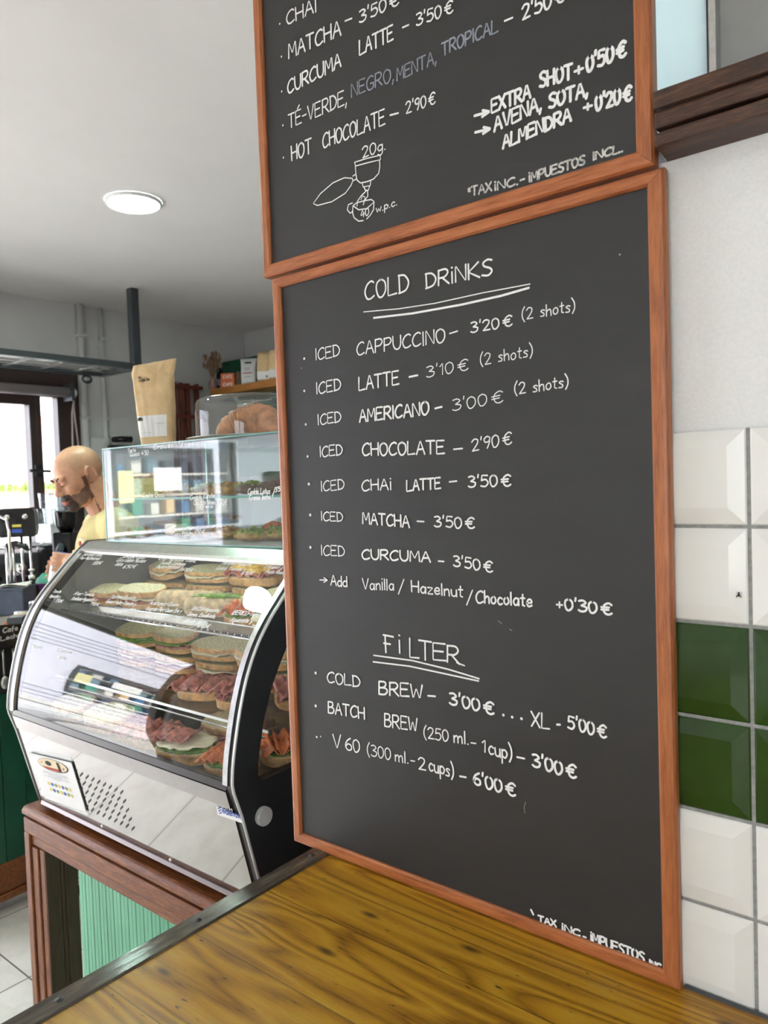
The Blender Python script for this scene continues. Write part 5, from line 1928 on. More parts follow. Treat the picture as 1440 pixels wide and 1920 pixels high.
# hooks with hanging tools on the front edge
for i, (yy, ln) in enumerate(((1.33, .13), (1.37, .15), (1.42, .12), (1.47, .16), (1.53, .13))):
    t = thing('hanging_spoon', ['steel ladle at the left end of the utensil row on the counter front', 'long steel spoon, second from the left on the counter front', 'short steel scoop in the middle of the utensil row', 'longest steel spoon, fourth along the counter front', 'steel spoon nearest the display case on the counter front'][i], 'utensil', (lx1+.012, yy, lz_-.15-ln), 'utensils hung on the counter front')
    obj('handle', MB().tube([(lx1+.006, yy, lz_-.14), (lx1+.012, yy, lz_-.15), (lx1+.012, yy, lz_-.15-ln*.7)], .0045, 8), M['steel'], t, smooth=True)
    obj('bowl', MB().ell((lx1+.016, yy, lz_-.15-ln*.85), (.010, .018, .026), 14, 8), M['steel'], t, smooth=True)
    obj('hook', MB().tube([(lx1-.003, yy, lz_-.137), (lx1+.014, yy, lz_-.137), (lx1+.016, yy, lz_-.130)], .002, 6), M['steel'], t, smooth=True)


def stand(px, py, d, z=None):
    """a place on the left counter straight below the pixel at camera depth d"""
    p = atD(px, py, d)
    p.z = lz_ if z is None else z
    return p


# black two-knob dispenser on chrome legs
p = stand(35, 985, 3.35)
rz = math.atan2(-p.y, -p.x)+PI/2
rz = 1.02
T_ = thing('drinks_dispenser', 'black box with two chrome knobs on steel legs, before the window', 'machine', tuple(p), local=True, rot=(0, 0, rz))
h0 = atD(35, 1006, 3.35).z-lz_
h1 = atD(35, 952, 3.35).z-lz_
W_ = 64/FPX*3.35/2
mb = MB()
mb.prism([(-W_*.92, -.07, h0), (W_*.92, -.07, h0), (W_, -.07, h0+.03), (W_*.97, -.07, h1-.03), (W_*.86, -.07, h1), (-W_*.86, -.07, h1), (-W_*.98, -.07, h1-.02), (-W_, -.07, h0+.03)], (0, .14, 0))
obj('housing', mb, M['gloss_black'], T_, bevel=.006)
for s in (-1, 1):
    obj('knob', MB().lathe([(.012, 0), (.0125, .008), (.009, .011), (0, .012)], 18, (s*W_*.47, -.07, h0+(h1-h0)*.70), (0, -1, 0)), M['chrome'], T_, smooth=True)
obj('display_label', MB().box(-.018, .018, -.0715, -.0702, h0+.045, h0+.056), M['yellow_ink'], T_)
obj('display_label', MB().box(-.020, .020, -.0715, -.0702, h0+.020, h0+.036), M['blue_ink'], T_)
for x, y in ((-.035, -.03), (.012, -.03), (.04, .03)):
    obj('leg', MB().tube([(x, y, 0.001), (x, y, h0)], .006, 10), M['chrome'], T_, smooth=True)
# chrome swan-neck arm left of it
p = stand(2, 1000, 3.1)
T_ = thing('steam_wand', 'chrome arched steam pipe at the left edge', 'machine', tuple(p))
hz_ = atD(8, 968, 3.1).z
obj('pipe', MB().tube([(p.x-.05, p.y-.02, lz_+.001), (p.x-.05, p.y-.02, hz_-.05), (p.x-.04, p.y-.01, hz_-.012), (p.x-.015, p.y+.005, hz_), (p.x+.012, p.y+.02, hz_-.015), (p.x+.018, p.y+.025, hz_-.06), (p.x+.018, p.y+.025, lz_+.12)], .006, 10), M['chrome'], T_, smooth=True)
obj('collar', MB().lathe([(.016, 0), (.017, .02), (.013, .03)], 14, (p.x-.05, p.y-.02, lz_+.001)), M['chrome'], T_, smooth=True)
obj('nozzle', MB().lathe([(.012, -.03), (.013, 0), (.0, .002)], 14, (p.x+.018, p.y+.025, lz_+.12)), M['matt_black'], T_, smooth=True)
# espresso machine body with portafilter handle
p = stand(25, 1050, 3.60)
T_ = thing('espresso_machine', 'dark espresso machine with steel group heads behind the counter stuff', 'machine', tuple(p), local=True, rot=(0, 0, rz))
obj('body', MB().box(-.15, .12, -.02, .30, .001, .20), M['matt_black'], T_, bevel=.012)
obj('cup_rail', MB().tube([(-.14, 0, .225), (.11, 0, .225), (.11, .28, .225)], .005, 8), M['chrome'], T_, smooth=True)
obj('rail_post', MB().tube([(.11, 0, .199), (.11, 0, .226)], .004, 8), M['chrome'], T_, smooth=True)
for x in (-.08, .03):
    gp_ = obj('group_head', MB().lathe([(.03, 0), (.034, .012), (.034, .045), (.026, .055)], 20, (x, -.055, .10)), M['chrome'], T_, smooth=True)
    obj('portafilter_handle', MB().tube([(x, -.08, .112), (x+.02, -.13, .108), (x+.04, -.18, .095)], [.008, .012, .014], 10), M['gloss_black'], gp_, smooth=True)
obj('drip_tray', MB().box(-.14, .10, -.15, -.021, .001, .025), M['steel'], T_, bevel=.004)
# black lever handle reaching right
p = stand(40, 1030, 3.25)
T_ = thing('tamper_arm', 'black curved lever lying across in front of the dark machine', 'lever', tuple(p))
a, b = atD(12, 1022, 3.22), atD(54, 1028, 3.22)
obj('arm', MB().tube([a, a.lerp(b, .4)+Vector((0, 0, .012)), a.lerp(b, .8)+Vector((0, 0, .006)), b-Vector((0, 0, .01))], [.010, .014, .013, .006], 10), M['gloss_black'], T_, smooth=True)
obj('post', MB().tube([(a.x, a.y, lz_+.001), a], .008, 8), M['chrome'], T_, smooth=True)
p2 = atD(24, 1025, 3.22)
obj('post', MB().tube([(p2.x, p2.y, lz_+.001), p2+Vector((0, 0, .004))], .007, 8), M['chrome'], T_, smooth=True)


def boxthing(name, label, cat, px, py, d, w_, dp, h, mat, rot=.72, z=None, bev=.004, part='body'):
    p = stand(px, py, d, z)
    t = thing(name, label, cat, tuple(p), local=True, rot=(0, 0, rot))
    obj(part, MB().box(-w_/2, w_/2, -dp/2, dp/2, .0008, h), mat, t, bevel=bev)
    return t


t = boxthing('storage_box', 'grey-blue storage box with white papers on it, at the left edge', 'box', 24, 1100, 3.05, .13, .12, .105, M['navy'])
obj('box_rim', MB().box(-.068, .068, -.063, .063, .098, .106), M['navy'], t, bevel=.002)
tb2 = stand(26, 1078, 3.05, lz_+.1065)
pp = thing('paper_stack', 'loose white papers on top of the grey-blue box', 'paper', tuple(tb2), local=True, rot=(0, 0, .9))
obj('sheet', MB().sheet(lambda u, v: (-.055+.11*u, -.045+.09*v, .004+.004*math.sin(5*u+2*v)), 8, 6, .001), M['paper'], pp)
obj('sheet', MB().sheet(lambda u, v: (-.05+.11*u, -.05+.09*v, .010+.006*math.sin(4*u-3*v)), 8, 6, .001), M['paper'], pp)
for i, (px, py, d, h, r_, lab) in enumerate(((62, 1102, 3.0, .055, .020, 'left one of two small steel-lidded shakers in front of the purple tub'), (77, 1100, 3.02, .058, .018, 'right one of two small steel-lidded shakers in front of the purple tub'))):
    p = stand(px, py, d)
    t = thing('shaker', lab, 'shaker', tuple(p), 'small shakers on the left counter')
    obj('jar', MB().lathe([(r_*.95, .0008), (r_, .004), (r_, h*.78), (r_*.9, h*.82)], 18, tuple(p)), M['graphite'], t, smooth=True)
    obj('lid', MB().lathe([(r_, h*.80), (r_*1.04, h*.84), (r_*.95, h), (0, h*1.02)], 18, tuple(p)), M['chrome'], t, smooth=True)
p = stand(60, 1085, 3.14)
t = thing('spray_bottle', 'black pump bottle beside the grey-blue box', 'bottle', tuple(p))
obj('bottle_body', MB().lathe([(.024, .0008), (.026, .006), (.026, .09), (.010, .11), (.010, .125)], 18, tuple(p)), M['gloss_black'], t, smooth=True)
obj('pump', MB().lathe([(.012, .125), (.013, .14), (.005, .142), (.005, .158), (.012, .16), (.012, .166), (0, .167)], 14, tuple(p)), M['silver'], t, smooth=True)
p = stand(84, 1085, 3.2)
pz = p
t = thing('tub', 'round purple plastic tub in front of the barista', 'tub', tuple(p))
obj('tub_body', MB().lathe([(.045, .0008), (.05, .004), (.056, .10), (.0575, .103), (.0535, .103), (.048, .008), (0, .007)], 28, tuple(p)), M['purple'], t, smooth=True)
t = thing('cloth', 'teal cloth bundled in the purple tub', 'cloth', (p.x, p.y, p.z+.008))
obj('cloth_body', MB().ell((p.x+.008, p.y, p.z+.075), (.043, .043, .066), 24, 14, None, lambda d: 1+.18*noise.noise((d.x*4, d.y*4, d.z*4))), M['teal'], t, smooth=True)
t = thing('lid', 'red plastic lid tucked at the back of the purple tub', 'lid', (p.x-.06, p.y+.07, p.z))
obj('lid_disc', MB().lathe([(.035, .0008), (.036, .125), (.03, .13), (0, .131)], 22, (p.x-.055, p.y+.09, p.z)), M['redplastic'], t, smooth=True)
t = boxthing('milk_carton', 'small pale grey carton between the purple tub and the case', 'carton', 87, 1090, 3.02, .03, .03, .07, M['alu'])
obj('carton_fold', MB().prism([(-.015, -.015, .07), (-.015, .015, .07), (-.015, 0, .082)], (.03, 0, 0)), M['alu'], t)
for i, (px, py, w_, lab) in enumerate(((33, 1128, .060, 'cream-topped card terminal on the left counter'), (66, 1130, .060, 'dark card terminal nearer the display case'))):
    t = boxthing('card_terminal', lab, 'card terminal', px, py, 2.82+.05*i, w_, .10, .026, M['graphite'], .9, None, .006)
    obj('screen', MB().box(-w_*.38, w_*.38, .012, .04, .0262, .0275), M['cream_ink'] if i == 0 else M['pale_ink'], t)
    obj('keypad', MB().box(-w_*.38, w_*.38, -.04, .006, .0262, .0272), M['alu'], t)
    obj('paper_roll_cover', MB().tube([(-w_*.4, .046, .026), (w_*.4, .046, .026)], .010, 10), M['silver'], t, smooth=True)
p = stand(18, 1140, 2.78)
t = thing('opener', 'small orange plastic opener near the counter edge', 'tool', tuple(p), local=True, rot=(0, 0, .9))
obj('opener_body', MB().box(-.02, .022, -.008, .008, .0008, .010), M['orange'], t, bevel=.004)
obj('opener_tip', MB().box(.022, .034, -.003, .003, .003, .007), M['steel'], t)
# dark cabinet under the window; white box above stands in for the bright road outside, glasses on top
kz = onX(95, 1022, -3.98).z
t = thing('back_cabinet', 'dark low cabinet under the window behind the counter', 'cabinet', (-4.0, 2.2, lz_))
obj('cabinet_body', MB().box(LW+.012, -3.98, 1.75, 2.95, lz_+.001, kz), M['matt_black'], t, bevel=.004)
obj('cabinet_door', MB().box(-3.98, -3.965, 1.78, 2.34, lz_+.02, kz-.02), M['black'], t, bevel=.003)
obj('cabinet_door', MB().box(-3.98, -3.965, 2.36, 2.92, lz_+.02, kz-.02), M['black'], t, bevel=.003)
gz = onX(95, 982, -4.15).z
yA, yB_ = onX(80, 990, -4.15).y, onX(124, 990, -4.15).y
t = thing('road_glare_box', 'white box standing in for the bright road outside, under the stacked glasses', 'box', (-4.15, (yA+yB_)/2, kz))  # added box, its white replaces the overexposed road beyond the window
obj('box_body', MB().box(-4.24, -4.06, yA, yB_, kz+.001, gz-.012), M['white_plastic'], t, bevel=.006)
obj('box_lid', MB().box(-4.245, -4.055, yA-.004, yB_+.004, gz-.012, gz), M['white_plastic'], t, bevel=.003)
GM = thin_glass('drinking_glass', (.93, .95, .96), 1.5, gain=2.2)
k_ = 0
names = []
gw = (yB_-yA)/3
first = None
for lev in range(2):
    for i in range(3 if lev == 0 else 2):
        for j in range(2):
            y = yA+gw*(i+.5)+(gw*.5 if lev else 0)
            x = -4.195+.09*j
            h = .085
            lab = ('%s glass tumbler in the %s row of the stack by the window, %s layer' % (['left', 'middle', 'right'][i], ['window-side', 'near'][j], ['lower', 'upper'][lev]))
            if first is None:
                first = thing('tumbler', lab, 'glass', (x, y, gz+.001), 'tumblers stacked by the window', local=True)
                obj('glass_wall', MB().lathe([(.028, 0), (.030, .002), (.037, h), (.0355, h), (.0285, .008), (0, .007)], 20), GM, first, smooth=True)
                obj('glass_foot', MB().lathe([(.0275, .0), (.0295, .006), (0, .0065)], 20), M['acrylic'], first, smooth=True)
            else:
                dup(first, (x, y, gz+.001+lev*(h+.002)), (0, 0, 0), lab)
# black grinder standing right of the glasses
p = atD(124, 1000, 3.6)
p.z = lz_
hz_ = atD(124, 957, 3.6).z-lz_
t = thing('coffee_grinder', 'tall black coffee grinder behind the barista', 'grinder', tuple(p), local=True, rot=(0, 0, .75))
obj('grinder_body', MB().box(-.045, .045, -.07, .07, .001, hz_-.10), M['gloss_black'], t, bevel=.01)
obj('hopper', MB().lathe([(.03, hz_-.10), (.045, hz_-.07), (.052, hz_-.01), (.054, hz_), (0, hz_+.002)], 24), M['gloss_black'], t, smooth=True)
obj('spout', MB().tube([(0, -.07, hz_-.16), (0, -.11, hz_-.19)], .016, 10), M['graphite'], t, smooth=True)

# ================================================================== hanging steel rack and its post
RX = -3.83
pz0, pz1 = onX(262, 683, RX).z, CEIL
py_ = onX(254, 560, RX).y
rk = thing('hanging_rack', 'dark grey steel mesh rack hung from the ceiling post above the window', 'rack', (RX, 2.0, pz0-.04))
q0, q1 = onX(247, 600, RX), onX(262, 600, RX)
obj('post', MB().box(RX-.024, RX+.024, 2.475, 2.523, pz0-.04, CEIL-.001), M['graphite'], rk, bevel=.002)
rx0, ry0, ry1 = LW+.17, .4, 2.52
zt_, zb_ = pz0+.0, pz0-.032
mb = MB()
mb.box(RX-.02, RX+.02, ry0, ry1, zb_, zt_).box(rx0, rx0+.04, ry0, ry1, zb_, zt_)
mb.box(rx0+.04, RX-.02, ry1-.04, ry1, zb_, zt_).box(rx0+.04, RX-.02, ry0, ry0+.04, zb_, zt_)
obj('rack_frame', mb, M['graphite'], rk)
mb = MB()
nx_ = 0
y = ry0+.10
i = 0
while y < ry1-.05:
    mb.box(rx0+.04, RX-.02, y, y+.026, zb_+.006, zb_+.012)
    y += .20
for k_ in range(1, 4):
    x = rx0+(RX-rx0)*k_/4
    mb.box(x-.012, x+.012, ry0+.04, ry1-.04, zb_+.012, zb_+.018)
obj('rack_mesh', mb, M['steel'], rk)
obj('rack_post', MB().box(RX-.02, RX+.02, .42, .46, zt_, CEIL-.001), M['graphite'], rk)
# a hose clip loop under the far corner
c = onX(163, 712, rx0+.02)
obj('corner_clip', MB().tube([(rx0+.02, c.y+.028*math.cos(a*PI/8), zb_-.022+.02*math.sin(a*PI/8)) for a in range(16)], .008, 8, closed=True), M['graphite'], rk, smooth=True)

# roller blind with its chains
bz_ = onX(60, 731, LW+.07).z
y1_ = onX(128, 735, LW+.07).y
rb = thing('roller_blind', 'rolled-up grey blind at the head of the window with two bead chains', 'blind', (LW+.07, 2.0, bz_))
obj('roller', MB().tube([(LW+.07, wy0-.05, bz_), (LW+.07, y1_, bz_)], .030, 14), plain('grey_blind_fabric', (150, 140, 142), .6), rb, smooth=True)
obj('bracket', MB().box(LW+.005, LW+.11, y1_, y1_+.02, bz_-.05, bz_+.05), M['graphite'], rb, bevel=.003)
obj('chain_wheel', MB().lathe([(.020, 0), (.026, .004), (.026, .02), (.020, .024)], 18, (LW+.07, y1_+.022, bz_), (0, 1, 0)), M['white_plastic'], rb, smooth=True)
a = onX(139, 850, LW+.05)
b = onX(149, 850, LW+.05)
obj('bead_chain', MB().tube([(LW+.08, y1_+.034, bz_-.02), (LW+.05, a.y, bz_-.12), (LW+.05, a.y-.01, a.z-.1), (LW+.045, a.y, a.z-.25)], .0055, 6), plain('pale_bead_chain', (186, 170, 166), .5), rb, smooth=True)
obj('bead_chain', MB().tube([(LW+.06, y1_+.036, bz_-.02), (LW+.05, b.y-.02, bz_-.12), (LW+.05, b.y, b.z), (LW+.045, b.y, b.z-.25)], .0055, 6), plain('pale_bead_chain_b', (186, 170, 166), .5), rb, smooth=True)

# wall pipes and boxes
def yz(px, py):
    v_ = onX(px, py, LW)
    return v_.y, v_.z


for (px, pyt, r_, lab) in ((152, 700, .022, 'wide grey conduit running down the wall beside the window'), (191, 700, .014, 'thin grey conduit on the wall behind the post')):
    y_, z_ = yz(px, pyt)
    t = thing('wall_pipe', lab, 'pipe', (LW+r_, y_, lz_+.0), 'conduits on the left wall')
    obj('pipe', MB().tube([(LW+r_*.9, y_, .9), (LW+r_*.9, y_, CEIL-.001)], r_, 12), M['greywall'], t, smooth=True)
    for zz in (CZ+.95, CZ+.45, CZ+.0):
        obj('pipe_clip', MB().box(LW, LW+r_*2.1, y_-r_*1.25, y_+r_*1.25, zz, zz+.018), M['greywall'], t, bevel=.003)
y_, z_ = yz(187, 651)
tag(obj('wall_plug', MB().lathe([(.018, 0), (.016, .006), (0, .008)], 14, (LW, y_, z_), (1, 0, 0)), M['greywall'], smooth=True), 'small round grey cover plate beside the thin conduit', 'cover plate')
y0_, z0_ = yz(172, 862)
y1_2, z1_2 = yz(193, 822)
t = thing('fuse_box', 'shallow grey fuse box on the wall above the barista', 'fuse box', (LW, (y0_+y1_2)/2, z0_-.1))
obj('box_case', MB().box(LW, LW+.04, y0_-.02, y1_2+.02, z0_-.14, z1_2), M['greywall'], t, bevel=.004)
obj('box_door', MB().box(LW+.041, LW+.046, y0_, y1_2, z0_-.12, z1_2-.02), M['greywall'], t, bevel=.002)
y0_, z0_ = yz(206, 835)
y1_2, z1_2 = yz(242, 818)
t = thing('socket_box', 'white wall socket box with a black plug behind the pastry case', 'socket', (LW, (y0_+y1_2)/2, z0_))
obj('socket_case', MB().box(LW, LW+.05, y0_, y1_2, z0_, z1_2), M['white_plastic'], t, bevel=.004)
cp = onX(231, 824, LW+.08)
obj('plug', MB().tube([(LW+.05, cp.y-.05, cp.z), (LW+.10, cp.y-.03, cp.z), (LW+.11, cp.y+.04, cp.z)], .020, 10), M['gloss_black'], t, smooth=True)
obj('plug_ledge', MB().box(LW, LW+.07, y0_-.04, y1_2+.06, z0_-.02, z0_-.004), M['graphite'], t)

# red-brown lattice rack leaning on the left wall
tl, tr2 = onX(333, 718, LW+.06), onX(378, 716, LW+.06)
lt = thing('wine_rack', 'red-brown wooden lattice rack on the wall behind the coffee bag', 'rack', (LW+.06, (tl.y+tr2.y)/2, lz_))
ztop = onX(340, 718, LW+.06).z
zbot = CZ-.2
for i, px in enumerate((331, 340, 355, 377)):
    pass
for px in (326, 339, 351, 368):
    y_ = onX(px, 730, LW+.06).y
    obj('lattice_post', MB().box(LW+.04, LW+.075, y_-.013, y_+.013, zbot, ztop+(.03 if px in (341, 373) else 0)), M['redwood'], lt, bevel=.003)
for py in (727, 782, 840):
    z_ = onX(352, py, LW+.06).z
    obj('lattice_rail', MB().box(LW+.076, LW+.10, tl.y-.06, tr2.y-.02, z_-.012, z_+.012), M['redwood'], lt, bevel=.003)
lt.location.z = zbot
for ch in lt.children:
    for v in ch.data.vertices:
        v.co.z += lz_-zbot
tag(obj('wall_ledge', MB().box(LW, LW+.14, tl.y-.2, tr2.y+.25, zbot-.03, zbot-.0005), M['shelf_wood'], bevel=.003), 'narrow wooden ledge carrying the lattice rack', 'shelf')
for px, py in ((363, 780), (366, 800)):
    pass

# shelf in the far corner
ShY = 3.28
s0, s1 = onY(394, 739, ShY), onY(515, 722, ShY)
szt = onY(515, 710, ShY).z
sh_t = thing('wall_shelf', 'honey-coloured wooden shelf with green backing in the far corner', 'shelf', (-3.6, ShY, szt-.05))
obj('shelf_board', MB().box(s0.x, XR-.002, ShY, 3.459, szt-.045, szt), M['shelf_wood'], sh_t, bevel=.003)
gb0 = onY(405, 690, 3.46)
gzt = onY(480, 667, 3.46).z
obj('green_backing', MB().box(gb0.x, XR-.002, 3.46, 3.478, szt+.001, gzt), M['dgreen'], sh_t)
obj('green_under_panel', MB().box(s0.x+.05, XR-.002, 3.46, 3.478, szt-.6, szt), M['dgreen'], sh_t)


def on_shelf(px, y):
    p = onY(px, 720, y)
    p.z = szt+.0008
    return p


# white gusset bag with a cut-out grip, two kraft bags
def shelf_bag(name, label, px, wpx, hpx, y, mat, white_band=True, grip=False):
    p = on_shelf(px, y)
    d = (p-O0).dot(_f)
    W, H = wpx/FPX*d, hpx/FPX*d
    t = thing(name, label, 'bag', tuple(p), 'coffee bags on the corner shelf', local=True, rot=(0, 0, .55))
    lev = [(0, .46, .030), (.3, .46, .036), (.62, .44, .03), (.82, .46, .012), (1, .50, .003)] if grip else [(0, .48, .030), (.4, .5, .036), (.75, .48, .03), (.9, .44, .016), (1, .42, .006)]
    mb = MB()
    n = 28
    vs = []
    for zf, hw, dp in lev:
        for k in range(n):
            a = 2*PI*k/n
            u = math.copysign(abs(math.cos(a))**.5, math.cos(a))
            v = math.copysign(abs(math.sin(a))**.5, math.sin(a))
            vs.append((W*hw*u, dp*v, H*zf))
    L_ = len(lev)
    mb.add(vs, [(i*n+k, i*n+(k+1) % n, (i+1)*n+(k+1) % n, (i+1)*n+k) for i in range(L_-1) for k in range(n)]+[list(range(n))[::-1], [(L_-1)*n+k for k in range(n)]])
    obj('bag_body', mb, mat, t, smooth=True)
    if grip:
        obj('grip_hole', MB().box(-W*.2, W*.2, -.014, -.0115, H*.80, H*.87), M['matt_black'], t)
        mbp = MB()
        for k, (z, a) in enumerate(((.62, .22), (.56, .12), (.30, .2))):
            mbp.box(-W*a, W*a, -.0395, -.0385, H*z-.003, H*z+.002)
        obj('print', mbp, M['pale_ink'], t)
        mbp = MB().box(-W*.28, W*.28, -.0405, -.0385, H*.42, H*.45)
        obj('print', mbp, M['red_ink'], t)
    if white_band:
        obj('label', MB().box(-W*.44, W*.44, -.0395, -.0365, H*.10, H*.36), M['paper'], t)
        obj('label_print', MB().box(W*.22, W*.34, -.0402, -.0395, H*.16, H*.22), M['ink'], t)
    return t


shelf_bag('coffee_bag', 'white coffee bag with a cut-out handle on the corner shelf', 468, 32, 50, ShY+.09, plain('white_bag_paper', (218, 218, 220), .5, var=.02), False, True)
shelf_bag('coffee_bag', 'kraft coffee bag with white label, right of the white bag on the shelf', 497, 26, 58, ShY+.10, M['kraft'])
shelf_bag('coffee_bag', 'kraft coffee bag half hidden by the menu board frame on the shelf', 519, 26, 58, ShY+.09, M['kraft'])
# two orange tins, one on the other
p = on_shelf(430, ShY+.08)
for i in range(2):
    t = thing('orange_box', ['lower orange box of two stacked on the corner shelf', 'upper orange box of two stacked on the corner shelf'][i], 'box', (p.x, p.y, p.z+i*.0505), 'orange boxes on the corner shelf', local=True, rot=(0, 0, .5))
    obj('box_body', MB().box(-.048, .048, -.03, .03, 0, .049), M['orange'], t, bevel=.003)
    mbp = MB()
    write_on_plane(mbp, 'CAFE', Vector((-.03, -.0305, .014)), Vector((.034, -.0305, .014)), .02, .004, UP, NB)
    obj('box_print', mbp, M['paper'], t)
p = on_shelf(448, ShY+.09)
t = thing('cork_ornament', 'small brown wooden ornament between the orange boxes and white bag', 'ornament', tuple(p))
obj('ornament_base', MB().lathe([(.02, 0), (.024, .02), (.016, .06), (.02, .09), (.008, .105), (0, .106)], 14, tuple(p)), plain('brown_wood_turning', (110, 84, 62), .7, var=.2), t, smooth=True)
p = on_shelf(415, ShY+.10)
t = thing('dark_bottle', 'dark bottle at the left of the orange boxes on the shelf', 'bottle', tuple(p))
obj('bottle_glass', MB().lathe([(.03, 0), (.032, .005), (.032, .10), (.012, .125), (.012, .15), (0, .151)], 18, tuple(p)), M['gloss_black'], t, smooth=True)
obj('bottle_label', MB().lathe([(.0325, .03), (.0325, .075)], 18, tuple(p)), plain('dull_label', (120, 122, 126), .7), t, smooth=True)
p = on_shelf(399, ShY+.05)
t = thing('dried_flowers', 'vase of dried brown grasses at the left end of the shelf', 'plant', tuple(p))
obj('vase', MB().lathe([(.018, 0), (.03, .02), (.028, .05), (.014, .075), (.016, .085)], 18, tuple(p)), plain('pinkish_clay_vase', (150, 118, 106), .6), t, smooth=True)
mb = MB()
rn = random.Random(5)
for i in range(46):
    a, s = rn.uniform(0, 2*PI), rn.uniform(.02, .10)
    top = Vector((p.x+math.cos(a)*s*.8, p.y+math.sin(a)*s*.5, p.z+rn.uniform(.16, .25)))
    base = Vector((p.x, p.y, p.z+.07))
    mid = base.lerp(top, .5)+Vector((0, 0, .02))
    mb.tube([base, mid, top], [.0012, .0012, .0008], 4)
    mb.ell(top, (.007, .007, .02), 6, 5)
obj('dried_stems', mb, M['dry'], t)

# ================================================================== ceiling lamps
def downlight(label, c, r_=.104):
    t = thing('ceiling_downlight', label, 'ceiling lamp', (c.x, c.y, CEIL-.012), 'round ceiling downlights')
    obj('lamp_rim', MB().lathe([(r_*.96, -.0125), (r_*1.0, -.014), (r_*1.05, -.010), (r_*1.06, -.0003)], 40, (c.x, c.y, CEIL), cap=False), M['lamp_rim'], t, smooth=True)
    obj('diffuser', MB().lathe([(0, -.0124), (r_*.96, -.0124)], 40, (c.x, c.y, CEIL)), M['lamp'], t)


downlight('lit round downlight in the ceiling left of the menu boards', onZ(250, 378, CEIL))
XG, sG = on_glass(486, 1140)
pg, ng = arc_pt(sG)
pg = Vector((XG, pg.y, pg.z))
dv = (pg-O0).normalized()
rf = dv-2*dv.dot(ng)*ng
if rf.z > .05:
    downlight('downlight above the counter, out of the frame, mirrored in the curved glass', pg+rf*((CEIL-pg.z)/rf.z))
downlight('unseen downlight added behind the camera to light the room', Vector((.6, -1.4, CEIL)))  # extra lamp out of view, added to light the room
# fly on the tile
fp_ = onY(1386, 1115, GY-.0075)
t = thing('fly', 'small fly sitting on the white tile beside the lower menu board', 'insect', tuple(fp_))
c = Vector(fp_)
obj('fly_body', MB().ell(c+Vector((0, -.0014, 0)), (.0011, .0012, .0022), 10, 8).ell(c+Vector((0, -.0015, .0022)), (.0010, .0009, .0008), 8, 6), M['fly'], t, smooth=True)
obj('wing', MB().add([c+Vector((.0004, -.0024, .001)), c+Vector((.0030, -.0020, -.0018)), c+Vector((.0016, -.0020, -.0032))], [(0, 1, 2)]), M['graphite'], t)
obj('wing', MB().add([c+Vector((-.0004, -.0024, .001)), c+Vector((-.0030, -.0020, -.0018)), c+Vector((-.0016, -.0020, -.0032))], [(0, 1, 2)]), M['graphite'], t)
mb = MB()
for s in (-1, 1):
    for z in (.0012, 0, -.0012):
        mb.tube([c+Vector((s*.0008, -.0012, z)), c+Vector((s*.0022, -.0014, z*1.6)), c+Vector((s*.003, -.0001, z*2.2))], .00015, 4)
obj('legs', mb, M['fly'], t)

# ================================================================== the barista
def voxelise(name, mb, mats, parent, vox, smooth_it, assign=None):
    me = bpy.data.meshes.new(name)
    me.from_pydata([tuple(p) for p in mb.v], [], mb.f)
    bm = bmesh.new()
    bm.from_mesh(me)
    bmesh.ops.recalc_face_normals(bm, faces=bm.faces)
    bm.to_mesh(me)
    bm.free()
    o = bpy.data.objects.new(name, me)
    COL.objects.link(o)
    r_ = o.modifiers.new('r', 'REMESH')
    r_.mode = 'VOXEL'
    r_.voxel_size = vox
    s_ = o.modifiers.new('s', 'SMOOTH')
    s_.factor = .5
    s_.iterations = smooth_it
    dg = bpy.context.evaluated_depsgraph_get()
    me2 = bpy.data.meshes.new_from_object(o.evaluated_get(dg))
    o.modifiers.clear()
    o.data = me2
    me2.name = name
    bpy.data.meshes.remove(me)
    me2.materials.clear()
    for m in mats:
        me2.materials.append(m)
    for p in me2.polygons:
        p.use_smooth = True
        p.material_index = assign(p.center) if assign else 0
    o.parent = parent
    ORG[o.name] = ORG[parent.name]
    return o


def limb(mb, pts, rr, n=16):
    """tapered limb with round ends"""
    for p, r_ in zip(pts, rr):
        mb.ell(p, (r_, r_, r_), 14, 10)
    mb.tube(pts, rr, n)
    return mb


hc = atD(147, 893, 2.95)
fd = Vector((-.33, -.945, 0)).normalized()
th = math.atan2(fd.x, -fd.y)
root = Vector((hc.x, hc.y, 0))-fd*.11
man = thing('person', 'bald bearded person in a khaki T-shirt looking down at a white jug', 'person', (root.x, root.y, 0), local=True, rot=(0, 0, th))
HC = Vector((0, -.11, hc.z))
HR = Matrix.Rotation(math.radians(17), 3, 'Z') @ Matrix.Rotation(math.radians(22), 3, 'X') @ Matrix.Rotation(math.radians(-4), 3, 'Y')


def H(v):
    return HC+HR @ Vector(v)


body = MB()


def he(c, r_, nu=26, nv=18):
    body.ell(H(c), r_, nu, nv, HR)


